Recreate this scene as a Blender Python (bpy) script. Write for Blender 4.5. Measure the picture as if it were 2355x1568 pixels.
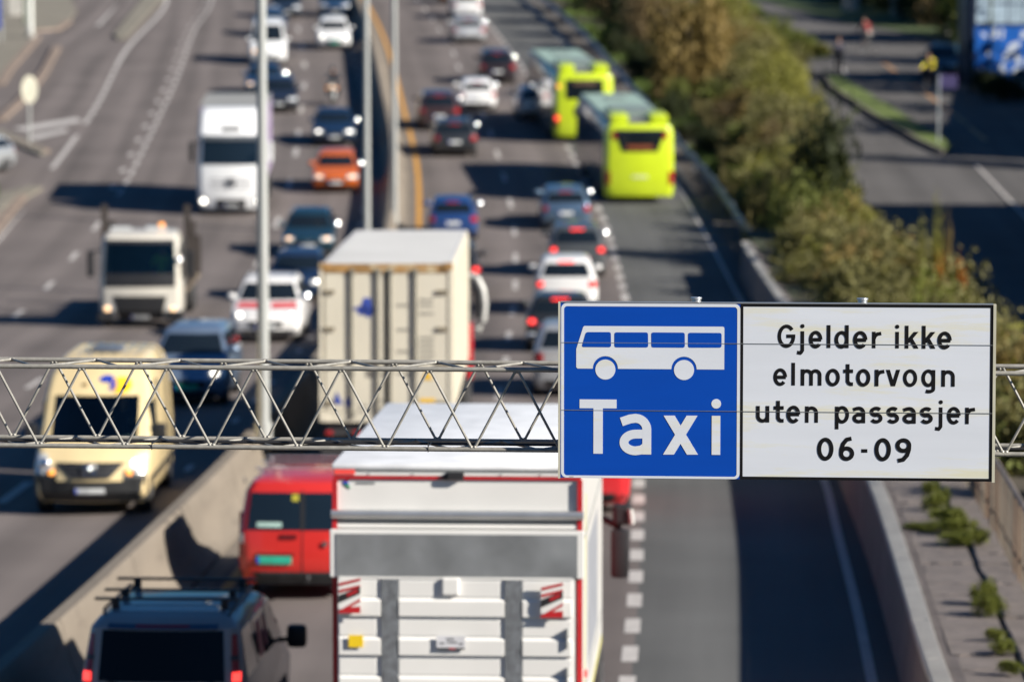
import bpy, bmesh, math, random
from mathutils import Vector, Matrix
R=random.Random(7)
S=bpy.context.scene
for o in list(bpy.data.objects): bpy.data.objects.remove(o)

# ---------------------------------------------------------------- camera, sky, sun, exposure
CAM_H=8.4; FPX=8827.5; PITCH=math.atan(714/FPX)
cam=bpy.data.cameras.new('camera'); co=bpy.data.objects.new('camera',cam)
S.collection.objects.link(co); S.camera=co
cam.sensor_width=36; cam.lens=135; cam.clip_start=.1; cam.clip_end=3000
co.location=(0,0,CAM_H); co.rotation_euler=(math.pi/2-PITCH,0,0)
cam.dof.use_dof=True; cam.dof.focus_distance=24.0; cam.dof.aperture_fstop=2.0
SUN_AZ=math.radians(115.5); SUN_EL=math.radians(28)
W=bpy.data.worlds.new('World'); S.world=W; W.use_nodes=True
nt=W.node_tree; nt.nodes.clear()
sky=nt.nodes.new('ShaderNodeTexSky'); sky.sky_type='NISHITA'; sky.sun_disc=False
sky.sun_elevation=SUN_EL; sky.sun_rotation=SUN_AZ; sky.air_density=1.0; sky.dust_density=.3; sky.ozone_density=2.0
bg=nt.nodes.new('ShaderNodeBackground'); bg.inputs[1].default_value=.05
ow=nt.nodes.new('ShaderNodeOutputWorld')
tint=nt.nodes.new('ShaderNodeMixRGB'); tint.blend_type='MULTIPLY'; tint.inputs[0].default_value=1; tint.inputs[2].default_value=(.22,.5,.76,1)
nt.links.new(sky.outputs[0],tint.inputs[1]); nt.links.new(tint.outputs[0],bg.inputs[0]); nt.links.new(bg.outputs[0],ow.inputs[0])
sl=bpy.data.lights.new('sun','SUN'); sl.energy=5.0; sl.angle=math.radians(.53); sl.color=(1,.93,.82)
so=bpy.data.objects.new('sun',sl); S.collection.objects.link(so)
sv=Vector((math.sin(SUN_AZ)*math.cos(SUN_EL),math.cos(SUN_AZ)*math.cos(SUN_EL),math.sin(SUN_EL)))
so.rotation_euler=sv.to_track_quat('Z','Y').to_euler(); so.location=(60,-30,60)
S.view_settings.view_transform='Standard'; S.view_settings.look='None'
S.view_settings.exposure=.98; S.view_settings.gamma=1; S.view_settings.use_curve_mapping=False

# ---------------------------------------------------------------- terrain height and picture-to-ground survey
def hz(y):
    if y<105: return 0.0
    if y<145: return .079/80*(y-105)**2
    if y<330: return .079*(y-125)
    return .079*205+.03*(y-330)
def ray(px,py):
    a=(px-1177)/FPX; b=-(py-784)/FPX
    return (a, math.cos(PITCH)+b*math.sin(PITCH), -math.sin(PITCH)+b*math.cos(PITCH))
def gp(px,py,up=0):
    d=ray(px,py); lo,hi=5,900
    for i in range(50):
        m=(lo+hi)/2
        if CAM_H+d[2]*m>hz(d[1]*m)+up: lo=m
        else: hi=m
    return (d[0]*lo,d[1]*lo)
def smooth(pts):
    xs=[p[0] for p in pts]; ys=[p[1] for p in pts]; n=len(xs)
    m=[0]*n
    for i in range(n):
        if i==0: m[i]=(ys[1]-ys[0])/(xs[1]-xs[0])
        elif i==n-1: m[i]=(ys[-1]-ys[-2])/(xs[-1]-xs[-2])
        else: m[i]=(ys[i+1]-ys[i-1])/(xs[i+1]-xs[i-1])
    def f(x):
        if x<=xs[0]: return ys[0]+m[0]*(x-xs[0])
        if x>=xs[-1]: return ys[-1]+m[-1]*(x-xs[-1])
        for i in range(n-1):
            if x<=xs[i+1]:
                h=xs[i+1]-xs[i]; t=(x-xs[i])/h
                return ((2*t**3-3*t*t+1)*ys[i]+(t**3-2*t*t+t)*h*m[i]+(-2*t**3+3*t*t)*ys[i+1]+(t**3-t*t)*h*m[i+1])
    return f
MED=smooth([(0,-8.7),(30,-6.85),(48,-5.8),(57,-5.36),(67,-4.95),(80,-4.6),(100,-4.28),(120,-4.2),(137,-4.36),(160,-4.98),(182,-6.1),(222,-8.3),(257,-10.9),(320,-17),(420,-29)])
RDASH=smooth([(0,-3.4),(30,-2.1),(60,-1.05),(80,-.5),(94,-.2),(105,-.1),(121,.1),(137,.1),(145,0),(161,-.5),(180,-1.3),(204,-2.75),(219,-3.5),(257,-6.3),(320,-12),(420,-24)])
BUSL=smooth([(0,-1.1),(30,.55),(51.5,1.6),(58,1.88),(66,2.18),(75,2.5),(90,3.0),(105,3.35),(120,3.5),(135,3.5),(144,3.35),(163,2.6),(185,1.7),(206,.55),(232,-1.15),(257,-3),(320,-8.5),(420,-20)])
REDGE=smooth([(0,2.1),(30,3.6),(49,4.65),(55,5.0),(63.7,5.45),(71,5.83),(90,6.5),(105,6.85),(117,7.0),(135,7.0),(157,6.5),(185,5.2),(212,3.65),(240,1.85),(257,.6),(320,-5),(420,-16)])
INNER=smooth([(0,-10.4),(30,-8.6),(57,-7.15),(74,-6.5),(100,-5.9),(120,-5.7),(140,-5.85),(160,-6.3),(185,-7.4),(222,-9.7),(257,-12.3),(320,-18.5),(420,-31)])
LC=smooth([(0,-13),(30,-11.2),(50,-9.9),(70,-9.05),(90,-8.6),(110,-8.42),(128,-8.55),(144,-8.7),(160,-9.1),(175,-9.7),(211,-11.4),(257,-15),(320,-21.5),(420,-34)])
LB=smooth([(0,-18.5),(50,-16),(90,-14.7),(110,-14.55),(120,-14.7),(137,-15.15),(153,-15.45),(165,-15.9),(183,-16.65),(200,-17.4),(230,-19),(257,-20),(320,-26),(420,-39)])
LA=smooth([(0,-22.5),(60,-19.2),(110,-18.4),(135,-18.5),(161,-19.1),(185,-20),(216,-21.7),(257,-23),(320,-30),(420,-43)])
WALL=smooth([(0,2.75),(42,4.8),(45,4.95),(50,5.25),(61,5.85),(80,6.6),(102,7.3),(124,7.6),(140,7.6)])
RAIL=smooth([(110,8.0),(126,8.3),(147,7.95),(163,7.15),(181,6.3),(200,5.3),(223,4.05),(247,2.2),(320,-4),(420,-15)])

# ---------------------------------------------------------------- materials
MATS={}
def mat(name,col,rough=.6,metal=0,var=.12,scale=3.0,bump=0,coat=0,emit=0,emcol=None,spec=.5,stretch=None,stain=None,bscale=None):
    if name in MATS: return MATS[name]
    m=bpy.data.materials.new(name); m.use_nodes=True; n=m.node_tree.nodes; l=m.node_tree.links
    b=n['Principled BSDF']; b.inputs['Roughness'].default_value=rough; b.inputs['Metallic'].default_value=metal
    b.inputs['Specular IOR Level'].default_value=spec; b.inputs['Coat Weight'].default_value=coat; b.inputs['Coat Roughness'].default_value=.05
    tc=n.new('ShaderNodeTexCoord'); mp=n.new('ShaderNodeMapping'); l.new(tc.outputs['Object'],mp.inputs[0])
    if stretch: mp.inputs['Scale'].default_value=stretch
    no=n.new('ShaderNodeTexNoise'); no.inputs['Scale'].default_value=scale; no.inputs['Detail'].default_value=6; l.new(mp.outputs[0],no.inputs[0])
    rp=n.new('ShaderNodeValToRGB'); l.new(no.outputs[0],rp.inputs[0])
    c=Vector(col[:3]); e=rp.color_ramp.elements
    e[0].position=.3; e[0].color=(*[x*(1-var) for x in c],1); e[1].position=.7; e[1].color=(*[min(1,x*(1+var)) for x in c],1)
    out=rp.outputs[0]
    if stain:
        n2=n.new('ShaderNodeTexNoise'); n2.inputs['Scale'].default_value=stain[1]; n2.inputs['Detail'].default_value=8; n2.inputs['Roughness'].default_value=.7
        l.new(mp.outputs[0],n2.inputs[0]); r2=n.new('ShaderNodeValToRGB'); l.new(n2.outputs[0],r2.inputs[0])
        r2.color_ramp.elements[0].position=stain[2]; r2.color_ramp.elements[1].position=stain[2]+.12
        mx=n.new('ShaderNodeMixRGB'); l.new(r2.outputs[0],mx.inputs[0]); l.new(out,mx.inputs[1]); mx.inputs[2].default_value=(*stain[0],1); out=mx.outputs[0]
    l.new(out,b.inputs['Base Color'])
    if emit:
        b.inputs['Emission Color'].default_value=(*(emcol or col),1); b.inputs['Emission Strength'].default_value=emit
    if bump:
        n3=n.new('ShaderNodeTexNoise'); n3.inputs['Scale'].default_value=bscale or scale*12; n3.inputs['Detail'].default_value=4; l.new(tc.outputs['Object'],n3.inputs[0])
        bp=n.new('ShaderNodeBump'); bp.inputs['Strength'].default_value=bump; bp.inputs['Distance'].default_value=.02; l.new(n3.outputs[0],bp.inputs['Height']); l.new(bp.outputs[0],b.inputs['Normal'])
    MATS[name]=m; return m
def paint(name,col,metal=0.0,rough=.3): return mat('paint_'+name,col,rough,metal,.05,2,coat=.6)
def asphalt(name,col,track=.16,period=3.4,off=0.0):
    m=bpy.data.materials.new(name); m.use_nodes=True; n=m.node_tree.nodes; l=m.node_tree.links; b=n['Principled BSDF']
    b.inputs['Roughness'].default_value=.85; b.inputs['Specular IOR Level'].default_value=.25
    uv=n.new('ShaderNodeUVMap'); sp=n.new('ShaderNodeSeparateXYZ'); l.new(uv.outputs[0],sp.inputs[0])
    ad=n.new('ShaderNodeMath'); ad.operation='ADD'; l.new(sp.outputs[0],ad.inputs[0]); ad.inputs[1].default_value=off
    mu=n.new('ShaderNodeMath'); mu.operation='MULTIPLY'; l.new(ad.outputs[0],mu.inputs[0]); mu.inputs[1].default_value=2*math.pi*2/period
    si=n.new('ShaderNodeMath'); si.operation='SINE'; l.new(mu.outputs[0],si.inputs[0])
    mp=n.new('ShaderNodeMapping'); l.new(uv.outputs[0],mp.inputs[0]); mp.inputs['Scale'].default_value=(1.1,.035,1)
    ns=n.new('ShaderNodeTexNoise'); ns.inputs['Scale'].default_value=1; ns.inputs['Detail'].default_value=5; l.new(mp.outputs[0],ns.inputs[0])
    n2=n.new('ShaderNodeTexNoise'); n2.inputs['Scale'].default_value=.25; n2.inputs['Detail'].default_value=8; l.new(uv.outputs[0],n2.inputs[0])
    n3=n.new('ShaderNodeTexNoise'); n3.inputs['Scale'].default_value=30; n3.inputs['Detail'].default_value=3; l.new(uv.outputs[0],n3.inputs[0])
    def madd(a,k,c):
        q=n.new('ShaderNodeMath'); q.operation='MULTIPLY_ADD'; l.new(a,q.inputs[0]); q.inputs[1].default_value=k
        if isinstance(c,float): q.inputs[2].default_value=c
        else: l.new(c,q.inputs[2])
        return q.outputs[0]
    v=madd(si.outputs[0],-track*.5,1.0); v=madd(ns.outputs[0],.9,v); v=madd(n2.outputs[0],.6,v); v=madd(n3.outputs[0],.25,v)
    v=madd(v,1.0,-.875)
    vm=n.new('ShaderNodeVectorMath'); vm.operation='SCALE'; vm.inputs[0].default_value=col; l.new(v,vm.inputs[3]); l.new(vm.outputs[0],b.inputs['Base Color'])
    bp=n.new('ShaderNodeBump'); bp.inputs['Strength'].default_value=.3; bp.inputs['Distance'].default_value=.01; l.new(n3.outputs[0],bp.inputs['Height']); l.new(bp.outputs[0],b.inputs['Normal'])
    MATS[name]=m; return m
A_MAIN=asphalt('asphalt_warm',(.128,.111,.106),.2); A_BUS=asphalt('asphalt_grey',(.088,.09,.09),.08); A_SIDE=asphalt('asphalt_side',(.088,.084,.083),.05,5)
WHITE_MARK=mat('marking_white',(.42,.4,.385),.7,0,.14,4,stain=((.2,.185,.18),5,.6))
YEL_MARK=mat('marking_yellow',(.5,.25,.035),.7,0,.14,4)
ORG_MARK=mat('marking_orange',(.36,.2,.09),.7,0,.2,4)
CONC=mat('concrete_barrier',(.165,.14,.112),.85,0,.14,1.2,bump=.25,stain=((.125,.105,.085),2.3,.56),stretch=(1,.35,1.5))
CONC2=mat('concrete_cap',(.34,.33,.31),.85,0,.14,1.5,bump=.25,stain=((.2,.19,.17),3,.6))
CONCD=mat('concrete_wall',(.14,.12,.115),.9,0,.2,1.2,bump=.4,stain=((.08,.072,.068),2,.58))
KERB=mat('kerb_stone',(.2,.155,.125),.85,0,.2,2,bump=.2)
PAVE=mat('paving_concrete',(.21,.18,.165),.9,0,.18,2.5,bump=.4,stain=((.12,.1,.085),5,.62))
PAVL=mat('pavement_light',(.17,.155,.125),.9,0,.15,.8,bump=.2)
SOIL=mat('verge_soil',(.055,.045,.032),.95,0,.35,.8,bump=.5,stain=((.03,.045,.015),.35,.48))
GRASS=mat('grass_green',(.045,.07,.018),.9,0,.3,1.5); GRASS2=mat('grass_bright',(.085,.12,.022),.9,0,.35,1.2)
GALV=mat('galvanised_steel',(.27,.26,.235),.5,.15,.16,22,bump=.06,stain=((.2,.18,.15),9,.6))
ALU=mat('brushed_aluminium',(.6,.61,.62),.35,.8,.08,4); DKST=mat('dark_steel',(.06,.06,.065),.5,.5,.1,4)
BLACKP=mat('black_plastic',(.018,.018,.02),.45,0,.2,4); RUB=mat('tyre_rubber',(.02,.02,.021),.8,0,.2,5); RIM=mat('rim_alloy',(.4,.4,.42),.3,.8,.1,4)
GLASS=mat('vehicle_glass',(.008,.012,.016),.06,0,.05,2,coat=.3,spec=.6)
CHROME=mat('chrome',(.85,.85,.86),.12,1,.02,2)
RED_OFF=mat('lens_red',(.3,.012,.015),.2,0,.05,3,coat=.5); RED_ON=mat('lens_red_lit',(.5,.02,.02),.2,0,.02,3,emit=1.3,emcol=(1,.05,.04))
LAMP=mat('lens_clear',(.6,.62,.63),.15,.2,.1,6,coat=.6); LAMP_ON=mat('lens_lit',(.8,.8,.75),.2,0,.02,3,emit=2.6,emcol=(1,.93,.8))
LAMP_W=mat('lens_warm_lit',(.8,.5,.3),.2,0,.02,3,emit=1.0,emcol=(1,.62,.32)); AMBER=mat('lens_amber',(.7,.22,.03),.2,0,.05,3,emit=.8,emcol=(1,.4,.08))
PLATE=mat('plate_white',(.6,.62,.62),.4,0,.03,3); PLATE_G=mat('plate_green',(.03,.4,.27),.4,0,.03,3); PBLUE=mat('plate_blue',(.02,.07,.5),.4)
GREYPOLE=mat('pole_paint',(.36,.37,.36),.5,.25,.06,1)
SKIN=mat('skin',(.45,.26,.18),.6,0,.06,8); DARKC=mat('cloth_dark',(.02,.022,.035),.9,0,.2,6)

# ---------------------------------------------------------------- builders
def link(o): S.collection.objects.link(o); return o
def tag(o,label=None,cat=None,group=None,kind=None):
    for k,v in (('label',label),('category',cat),('group',group),('kind',kind)):
        if v: o[k]=v
    return o
def empty(name,loc=(0,0,0),rz=0,label=None,cat=None,group=None,rx=0):
    o=bpy.data.objects.new(name,None); o.empty_display_size=.3; link(o); o.location=loc; o.rotation_euler=(rx,0,rz)
    return tag(o,label,cat,group)
class MB:
    def __init__(s): s.v=[]; s.f=[]
    def quad(s,*p):
        i=len(s.v); s.v+=[tuple(q) for q in p]; s.f.append(tuple(range(i,i+len(p)))); return s
    def box(s,x0,x1,y0,y1,z0,z1):
        i=len(s.v); s.v+=[(x,y,z) for z in (z0,z1) for y in (y0,y1) for x in (x0,x1)]
        s.f+=[(i,i+2,i+3,i+1),(i+4,i+5,i+7,i+6),(i,i+1,i+5,i+4),(i+2,i+6,i+7,i+3),(i,i+4,i+6,i+2),(i+1,i+3,i+7,i+5)]; return s
    def ringloft(s,rings,cap=True,close=False):
        i=len(s.v); n=len(rings[0])
        for r in rings: s.v+=[tuple(p) for p in r]
        m=len(rings)
        for a in range(m if close else m-1):
            b=(a+1)%m
            for k in range(n):
                k2=(k+1)%n; s.f.append((i+a*n+k,i+a*n+k2,i+b*n+k2,i+b*n+k))
        if cap and not close:
            s.f.append(tuple(i+k for k in range(n))[::-1]); s.f.append(tuple(i+(m-1)*n+k for k in range(n)))
        return s
    def tube(s,p0,p1,r,n=8,r2=None):
        p0=Vector(p0);p1=Vector(p1); d=(p1-p0).normalized(); u=d.orthogonal().normalized(); w=d.cross(u)
        r2=r if r2 is None else r2
        return s.ringloft([[p+(u*math.cos(t)+w*math.sin(t))*q for t in [2*math.pi*k/n for k in range(n)]] for p,q in ((p0,r),(p1,r2))])
    def path(s,pts,r,n=6):
        pts=[Vector(p) for p in pts]; rings=[]
        for i,p in enumerate(pts):
            d=((pts[i+1] if i<len(pts)-1 else p)-(pts[i-1] if i else p)).normalized(); u=d.orthogonal().normalized() if abs(d.z)>.9 else d.cross(Vector((0,0,1))).normalized(); w=d.cross(u)
            rings.append([p+(u*math.cos(t)+w*math.sin(t))*r for t in [2*math.pi*k/n for k in range(n)]])
        return s.ringloft(rings)
    def ball(s,c,r,n=10,m=7):
        rx,ry,rz=(r,r,r) if not isinstance(r,(tuple,list)) else r
        return s.ringloft([[(c[0]+rx*math.sin(a)*math.cos(t),c[1]+ry*math.sin(a)*math.sin(t),c[2]+rz*math.cos(a)) for t in [2*math.pi*k/n for k in range(n)]] for a in [math.pi*(j+.12)/(m+.24) for j in range(m+1)][::-1]])
    def prism(s,poly,axis,a,b):
        f={'x':lambda p,t:(t,p[0],p[1]),'y':lambda p,t:(p[0],t,p[1]),'z':lambda p,t:(p[0],p[1],t)}[axis]
        return s.ringloft([[f(p,a) for p in poly],[f(p,b) for p in poly]])
    def build(s,name,m,parent=None,bevel=0,seg=2,sm=False,loc=None,rz=None,ang=35,recalc=True):
        me=bpy.data.meshes.new(name); me.from_pydata(s.v,[],s.f)
        if recalc or bevel or sm:
            bm=bmesh.new(); bm.from_mesh(me)
            if recalc: bmesh.ops.recalc_face_normals(bm,faces=bm.faces)
            if bevel:
                es=[e for e in bm.edges if len(e.link_faces)==2 and e.calc_face_angle(0)>math.radians(30)]
                bmesh.ops.bevel(bm,geom=es,offset=bevel,segments=seg,affect='EDGES',profile=.6,clamp_overlap=True)
            if sm:
                for f in bm.faces: f.smooth=True
                for e in bm.edges:
                    if len(e.link_faces)==2 and e.calc_face_angle(0)>math.radians(ang): e.smooth=False
            bm.to_mesh(me); bm.free()
        me.materials.append(m)
        o=bpy.data.objects.new(name,me); link(o)
        if parent: o.parent=parent
        if loc: o.location=loc
        if rz is not None: o.rotation_euler=(0,0,rz)
        return o
def strip(name,fa,fb,y0,y1,m,up,step=2.0,kind='structure',parent=None,uvc=None):
    ys=[]; y=y0
    while y<y1: ys.append(y); y+=step
    ys.append(y1); v=[];f=[];uv=[]
    for i,y in enumerate(ys):
        c=(uvc or MED)(y)
        for x in (fa(y),(fa(y)+fb(y))/2,fb(y)): v.append((x,y,hz(y)+up)); uv.append((x-c,y))
    for i in range(len(ys)-1):
        for k in (0,1): f.append((3*i+k,3*i+k+1,3*i+k+4,3*i+k+3))
    me=bpy.data.meshes.new(name); me.from_pydata(v,[],f); ul=me.uv_layers.new(name='UVMap')
    for p in me.polygons:
        for li,vi in zip(p.loop_indices,p.vertices): ul.data[li].uv=uv[vi]
    me.materials.append(m); o=bpy.data.objects.new(name,me); link(o)
    if parent: o.parent=parent
    elif kind: o['kind']=kind
    return o
def off(f,d): return lambda y:f(y)+d

# ---------------------------------------------------------------- ground and roads (structure)
def terrain():
    xs=[-400,-250,-120,-60,-40]+list(range(-30,31,6))+[40,60,120,250,400]; ys=list(range(-40,420,5))+[450,500,600,800,1200]
    v=[(x,y,hz(y)-.02) for y in ys for x in xs]; n=len(xs)
    f=[(j*n+i,j*n+i+1,(j+1)*n+i+1,(j+1)*n+i) for j in range(len(ys)-1) for i in range(n-1)]
    me=bpy.data.meshes.new('ground'); me.from_pydata(v,[],f); me.materials.append(SOIL)
    o=bpy.data.objects.new('ground',me); link(o); o['kind']='structure'
terrain()
strip('side_road',lambda y:-90,off(LA,-.1),-30,420,A_MAIN,0.0,4,uvc=LA)
strip('westbound_carriageway',off(LA,-.1),off(MED,0),-30,420,A_MAIN,.004,2)
strip('eastbound_carriageway',off(MED,0),off(BUSL,.05),-30,420,A_MAIN,.004,2,uvc=off(MED,1.2))
strip('bus_lane',off(BUSL,.05),off(REDGE,.5),-30,420,A_BUS,.004,2,uvc=REDGE)
def line(f,w,y0,y1,m,dash=None,gap=None,up=.009,name='road_marking',par=None,step=2):
    if dash is None: return strip(name,off(f,-w/2),off(f,w/2),y0,y1,m,up,step,parent=par)
    y=y0
    while y<y1:
        strip(name,off(f,-w/2),off(f,w/2),y,y+dash,m,up,4,parent=par); y+=dash+gap
def marks(name):
    o=bpy.data.objects.new(name,None); link(o); o['kind']='structure'; return o
mk=marks('road_markings'); 
line(off(MED,1.02),.17,-20,98,YEL_MARK,par=mk,name='yellow_edge_line'); line(off(MED,1.02),.2,104,330,YEL_MARK,par=mk,name='yellow_edge_line')
line(RDASH,.16,20,330,WHITE_MARK,3.0,5.4,par=mk,name='lane_dash')
line(BUSL,.22,14,118,WHITE_MARK,1.3,1.15,par=mk,name='lane_dash')
line(BUSL,.22,118,300,WHITE_MARK,1.6,1.4,par=mk,name='lane_dash')
line(REDGE,.14,-20,120,WHITE_MARK,par=mk,name='edge_line'); line(REDGE,.12,120,330,WHITE_MARK,par=mk,name='edge_line')
line(off(INNER,.3),.14,73,330,WHITE_MARK,1,3.5,par=mk,name='edge_dash')
for y in list(range(44,152,12))+[152,163.5,171,182,194,206,218,230,242]:
    strip('lane_dash',off(LC,-.1),off(LC,.1),y,y+3.2,WHITE_MARK,.009,4,parent=mk)
for y in (81,90,98): strip('lane_dash',off(LC,-2.9),off(LC,-2.75),y,y+2.6,WHITE_MARK,.009,4,parent=mk)
y=84
while y<147: strip('lane_dash',off(LB,-.09),off(LB,.09),y,y+2.6,WHITE_MARK,.009,4,parent=mk); y+=9.2
line(LB,.16,150,330,WHITE_MARK,2.2,1.1,par=mk,name='lane_dash'); line(off(LB,-.42),.22,152,330,WHITE_MARK,1.2,4.6,par=mk,name='lane_dash')
line(LA,.2,159,172,WHITE_MARK,par=mk,name='edge_line'); line(LA,.2,177,207,WHITE_MARK,2.8,.7,par=mk,name='edge_line'); line(LA,.22,207,330,WHITE_MARK,par=mk,name='edge_line')

def poly(name,pts,m,up,h=0,parent=None,kind='structure',pic=True,label=None,cat=None,sub=0):
    P=[gp(*p) if pic else p for p in pts]
    mb=MB()
    if sub:
        Q=[]
        for i in range(len(P)):
            a,b=P[i],P[(i+1)%len(P)]; n=max(1,int(math.dist(a,b)/sub))
            Q+=[(a[0]+(b[0]-a[0])*k/n,a[1]+(b[1]-a[1])*k/n) for k in range(n)]
        P=Q
    if h: mb.ringloft([[(x,y,hz(y)-.3) for x,y in P],[(x,y,hz(y)+h) for x,y in P]])
    else: mb.quad(*[(x,y,hz(y)+up) for x,y in P])
    o=mb.build(name,m,parent)
    if not parent and kind: o['kind']=kind
    return o
# left side: traffic islands, kerbs, pavement
poly('traffic_island',[(327,-40),(327,0),(261,84),(270,93),(288,93),(375,0),(400,-40)],PAVL,0,.13)
poly('traffic_island',[(-90,300),(0,303),(34,318),(108,348),(94,361),(0,322),(-90,330)],PAVL,0,.13)
poly('pavement',[(-200,400),(-20,455),(70,432),(98,437),(34,474),(0,512),(-60,585),(-200,620)],PAVL,0,.12)
poly('pavement',[(-300,170),(0,190),(24,160),(86,88),(76,74),(132,70),(158,52),(175,30),(150,-30),(-300,-60)],PAVL,0,.12)
def kerb(pts,w=.16,h=.14,m=KERB):
    P=[gp(*p) for p in pts]; a=[];b=[]
    for i,(x,y) in enumerate(P):
        q=P[min(i+1,len(P)-1)]; p=P[max(i-1,0)]; d=Vector((q[0]-p[0],q[1]-p[1])).normalized(); nx,ny=-d.y*w,d.x*w
        a.append([(x-nx,y-ny,hz(y)-.1),(x+nx,y+ny,hz(y)-.1),(x+nx,y+ny,hz(y)+h),(x-nx,y-ny,hz(y)+h)])
    o=MB().ringloft(a).build('kerb',m); o['kind']='structure'
kerb([(0,280),(48,236),(100,172),(132,112)],.2,.16); kerb([(0,198),(24,160),(60,120),(86,88)],.2,.15)
kerb([(76,75),(132,71),(158,52)],.2,.15); kerb([(-20,540),(0,516),(30,478),(52,455)],.2,.15); kerb([(0,322),(60,340),(108,352)],.14,.15)
poly('road_marking',[(262,18),(272,10),(232,58),(218,63)],WHITE_MARK,.012)
poly('road_marking',[(30,296),(175,272),(190,280),(60,303)],WHITE_MARK,.012); poly('road_marking',[(60,315),(150,296),(158,303),(80,322)],WHITE_MARK,.012)
poly('road_marking',[(48,490),(60,480),(0,553),(-20,570)],WHITE_MARK,.012)
poly('grass',[(-60,560),(-60,440),(-5,425),(0,470),(-10,500)],GRASS,0,.15)
# right side street
SL=smooth([(60,12.5),(120,12.5),(150,13.0),(182,14.0),(208,15.3),(225,14.0),(240,10.5),(262,6.5),(330,0)])
strip('side_street',SL,lambda y:120,60,330,A_SIDE,.0,4,uvc=SL)
poly('traffic_island',[(1893,168),(1925,178),(2030,243),(2130,303),(2172,330),(2185,345),(2168,355),(2110,330),(2000,268),(1905,205)],GRASS2,0,.16)
kerb([(1898,182),(1910,206),(2004,269),(2114,332),(2168,357)],.07,.22,CONCD)
ms=marks('street_markings')
for a,b in (((2025,145),(2090,190)),((2094,194),(2215,285)),((2222,292),(2262,325))):
    poly('orange_line',[a,(a[0]+9,a[1]),(b[0]+11,b[1]),b],ORG_MARK,.01,parent=ms)
poly('white_line',[(1925,140),(1930,140),(1950,175),(1944,175)],WHITE_MARK,.01,parent=ms)
poly('white_line',[(2240,380),(2247,380),(2420,560),(2410,560)],WHITE_MARK,.01,parent=ms)
kerb([(1800,140),(1850,165),(1898,185)],.1,.12,CONCD)
poly('grass_verge',[(1560,-40),(1580,30),(1700,60),(1800,95),(1900,120),(1905,133),(1800,140),(1720,120),(1600,110),(1500,-40)],GRASS,0,.05)
poly('grass_verge',[(1700,-10),(1950,55),(2080,75),(2240,105),(2320,190),(2420,240),(2600,240),(2600,-60),(1700,-60)],GRASS,0,.06)

# ---------------------------------------------------------------- median barrier, wall, fence, guardrail
def profile_run(name,prof,cf,y0,y1,m,parent,step=2.0,gapf=0):
    rings=[]; y=y0
    while y<=y1+1e-6:
        rings.append([(cf(y)+px,y,hz(y)+pz) for px,pz in prof]); y+=step
    return MB().ringloft(rings).build(name,m,parent,sm=True)
NJ=[(-.42,-.05),(-.42,.08),(-.3,.24),(-.22,.42),(-.16,.7),(-.13,.94),(-.09,1.0),(.09,1.0),(.13,.94),(.17,.74),(.23,.48),(.32,.26),(.43,.12),(.52,.07),(.52,-.05)]
br=empty('median_barrier',(0,0,0),0,'long beige concrete safety barrier running between the two carriageways','barrier')
y=-12
while y<330:
    L_=5.96 if y<140 else 11.96
    rings=[]; k=y
    while k<=y+L_+.01: rings.append([(MED(k)+px,k,hz(k)+pz) for px,pz in NJ]); k+=L_/3
    MB().ringloft(rings).build('barrier_segment',CONC,br,sm=True); y+=L_+.04
x_,y_=gp(495,1098,.55); MB().ball((0,0,0),(.07,.07,.06)).build('drain_hole',BLACKP,br,loc=(MED(y_)+.2,y_,.5))
strip('median_gutter',off(MED,.5),off(MED,.8),-12,330,CONC,.012,2)
rw=empty('retaining_wall',(0,0,0),0,'low concrete retaining wall right of the bus lane with pale cap stones','wall')
y=-10
while y<124:
    rings=[];caps=[]
    for k in (y,y+1.5,y+2.98):
        rings.append([(WALL(k)+a,k,hz(k)+b) for a,b in ((-.18,-.05),(-.1,1.05),(.3,1.05),(.3,-.05))])
        caps.append([(WALL(k)+a,k,hz(k)+b) for a,b in ((-.14,1.06),(-.14,1.15),(.1,1.16),(.1,1.06))])
    MB().ringloft(rings).build('wall_panel',CONCD,rw); MB().ringloft(caps).build('cap_stone',CONC2,rw,bevel=.01,seg=1); y+=3.0
strip('shoulder',off(REDGE,.5),off(WALL,-.1),-10,124,A_BUS,.002,3,uvc=REDGE)
# raised walkway with slabs
wk=marks('walkway')
strip('walkway_bed',off(WALL,.28),off(WALL,3.2),-10,130,SOIL,1.02,3,parent=wk)
y=40; sR=random.Random(3)
while y<84:
    for a,b in ((.24,.98),(1.04,1.72)):
        z=1.05+sR.uniform(-.012,.012); q=[(WALL(k)+c,k,hz(k)+z) for c,k in ((a,y),(b,y),(b,y+.94),(a,y+.94))]
        MB().ringloft([[(p[0],p[1],p[2]-.05) for p in q],q]).build('paving_slab',PAVE,wk)
    y+=.98
FX=off(WALL,1.5)
fe=empty('picket_fence',(0,0,0),0,'weathered upright picket fence with a top rail beside the raised walkway','fence')
FW=mat('weathered_picket',(.24,.2,.155),.8,0,.25,1.5,bump=.2); FW2=mat('rusty_picket',(.2,.13,.085),.8,0,.25,1.5)
y=40; k=0
pk=None
while y<78:
    o=MB().box(-.012,.012,-.024,.024,0,1.08).build('picket',FW if sR.random()<.72 else FW2,fe,loc=(FX(y)+sR.uniform(-.02,.02),y,1.03),rz=.05)
    y+=.155; k+=1
MB().path([(FX(k),k,2.12) for k in range(38,82,4)],.035,8).build('top_rail',DKST if 0 else mat('fence_rail',(.24,.2,.17),.6,.3,.2,2),fe)
MB().path([(FX(k)+.05,k,1.35) for k in range(38,82,4)],.025,6).build('bottom_rail',MATS['fence_rail'],fe)
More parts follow.
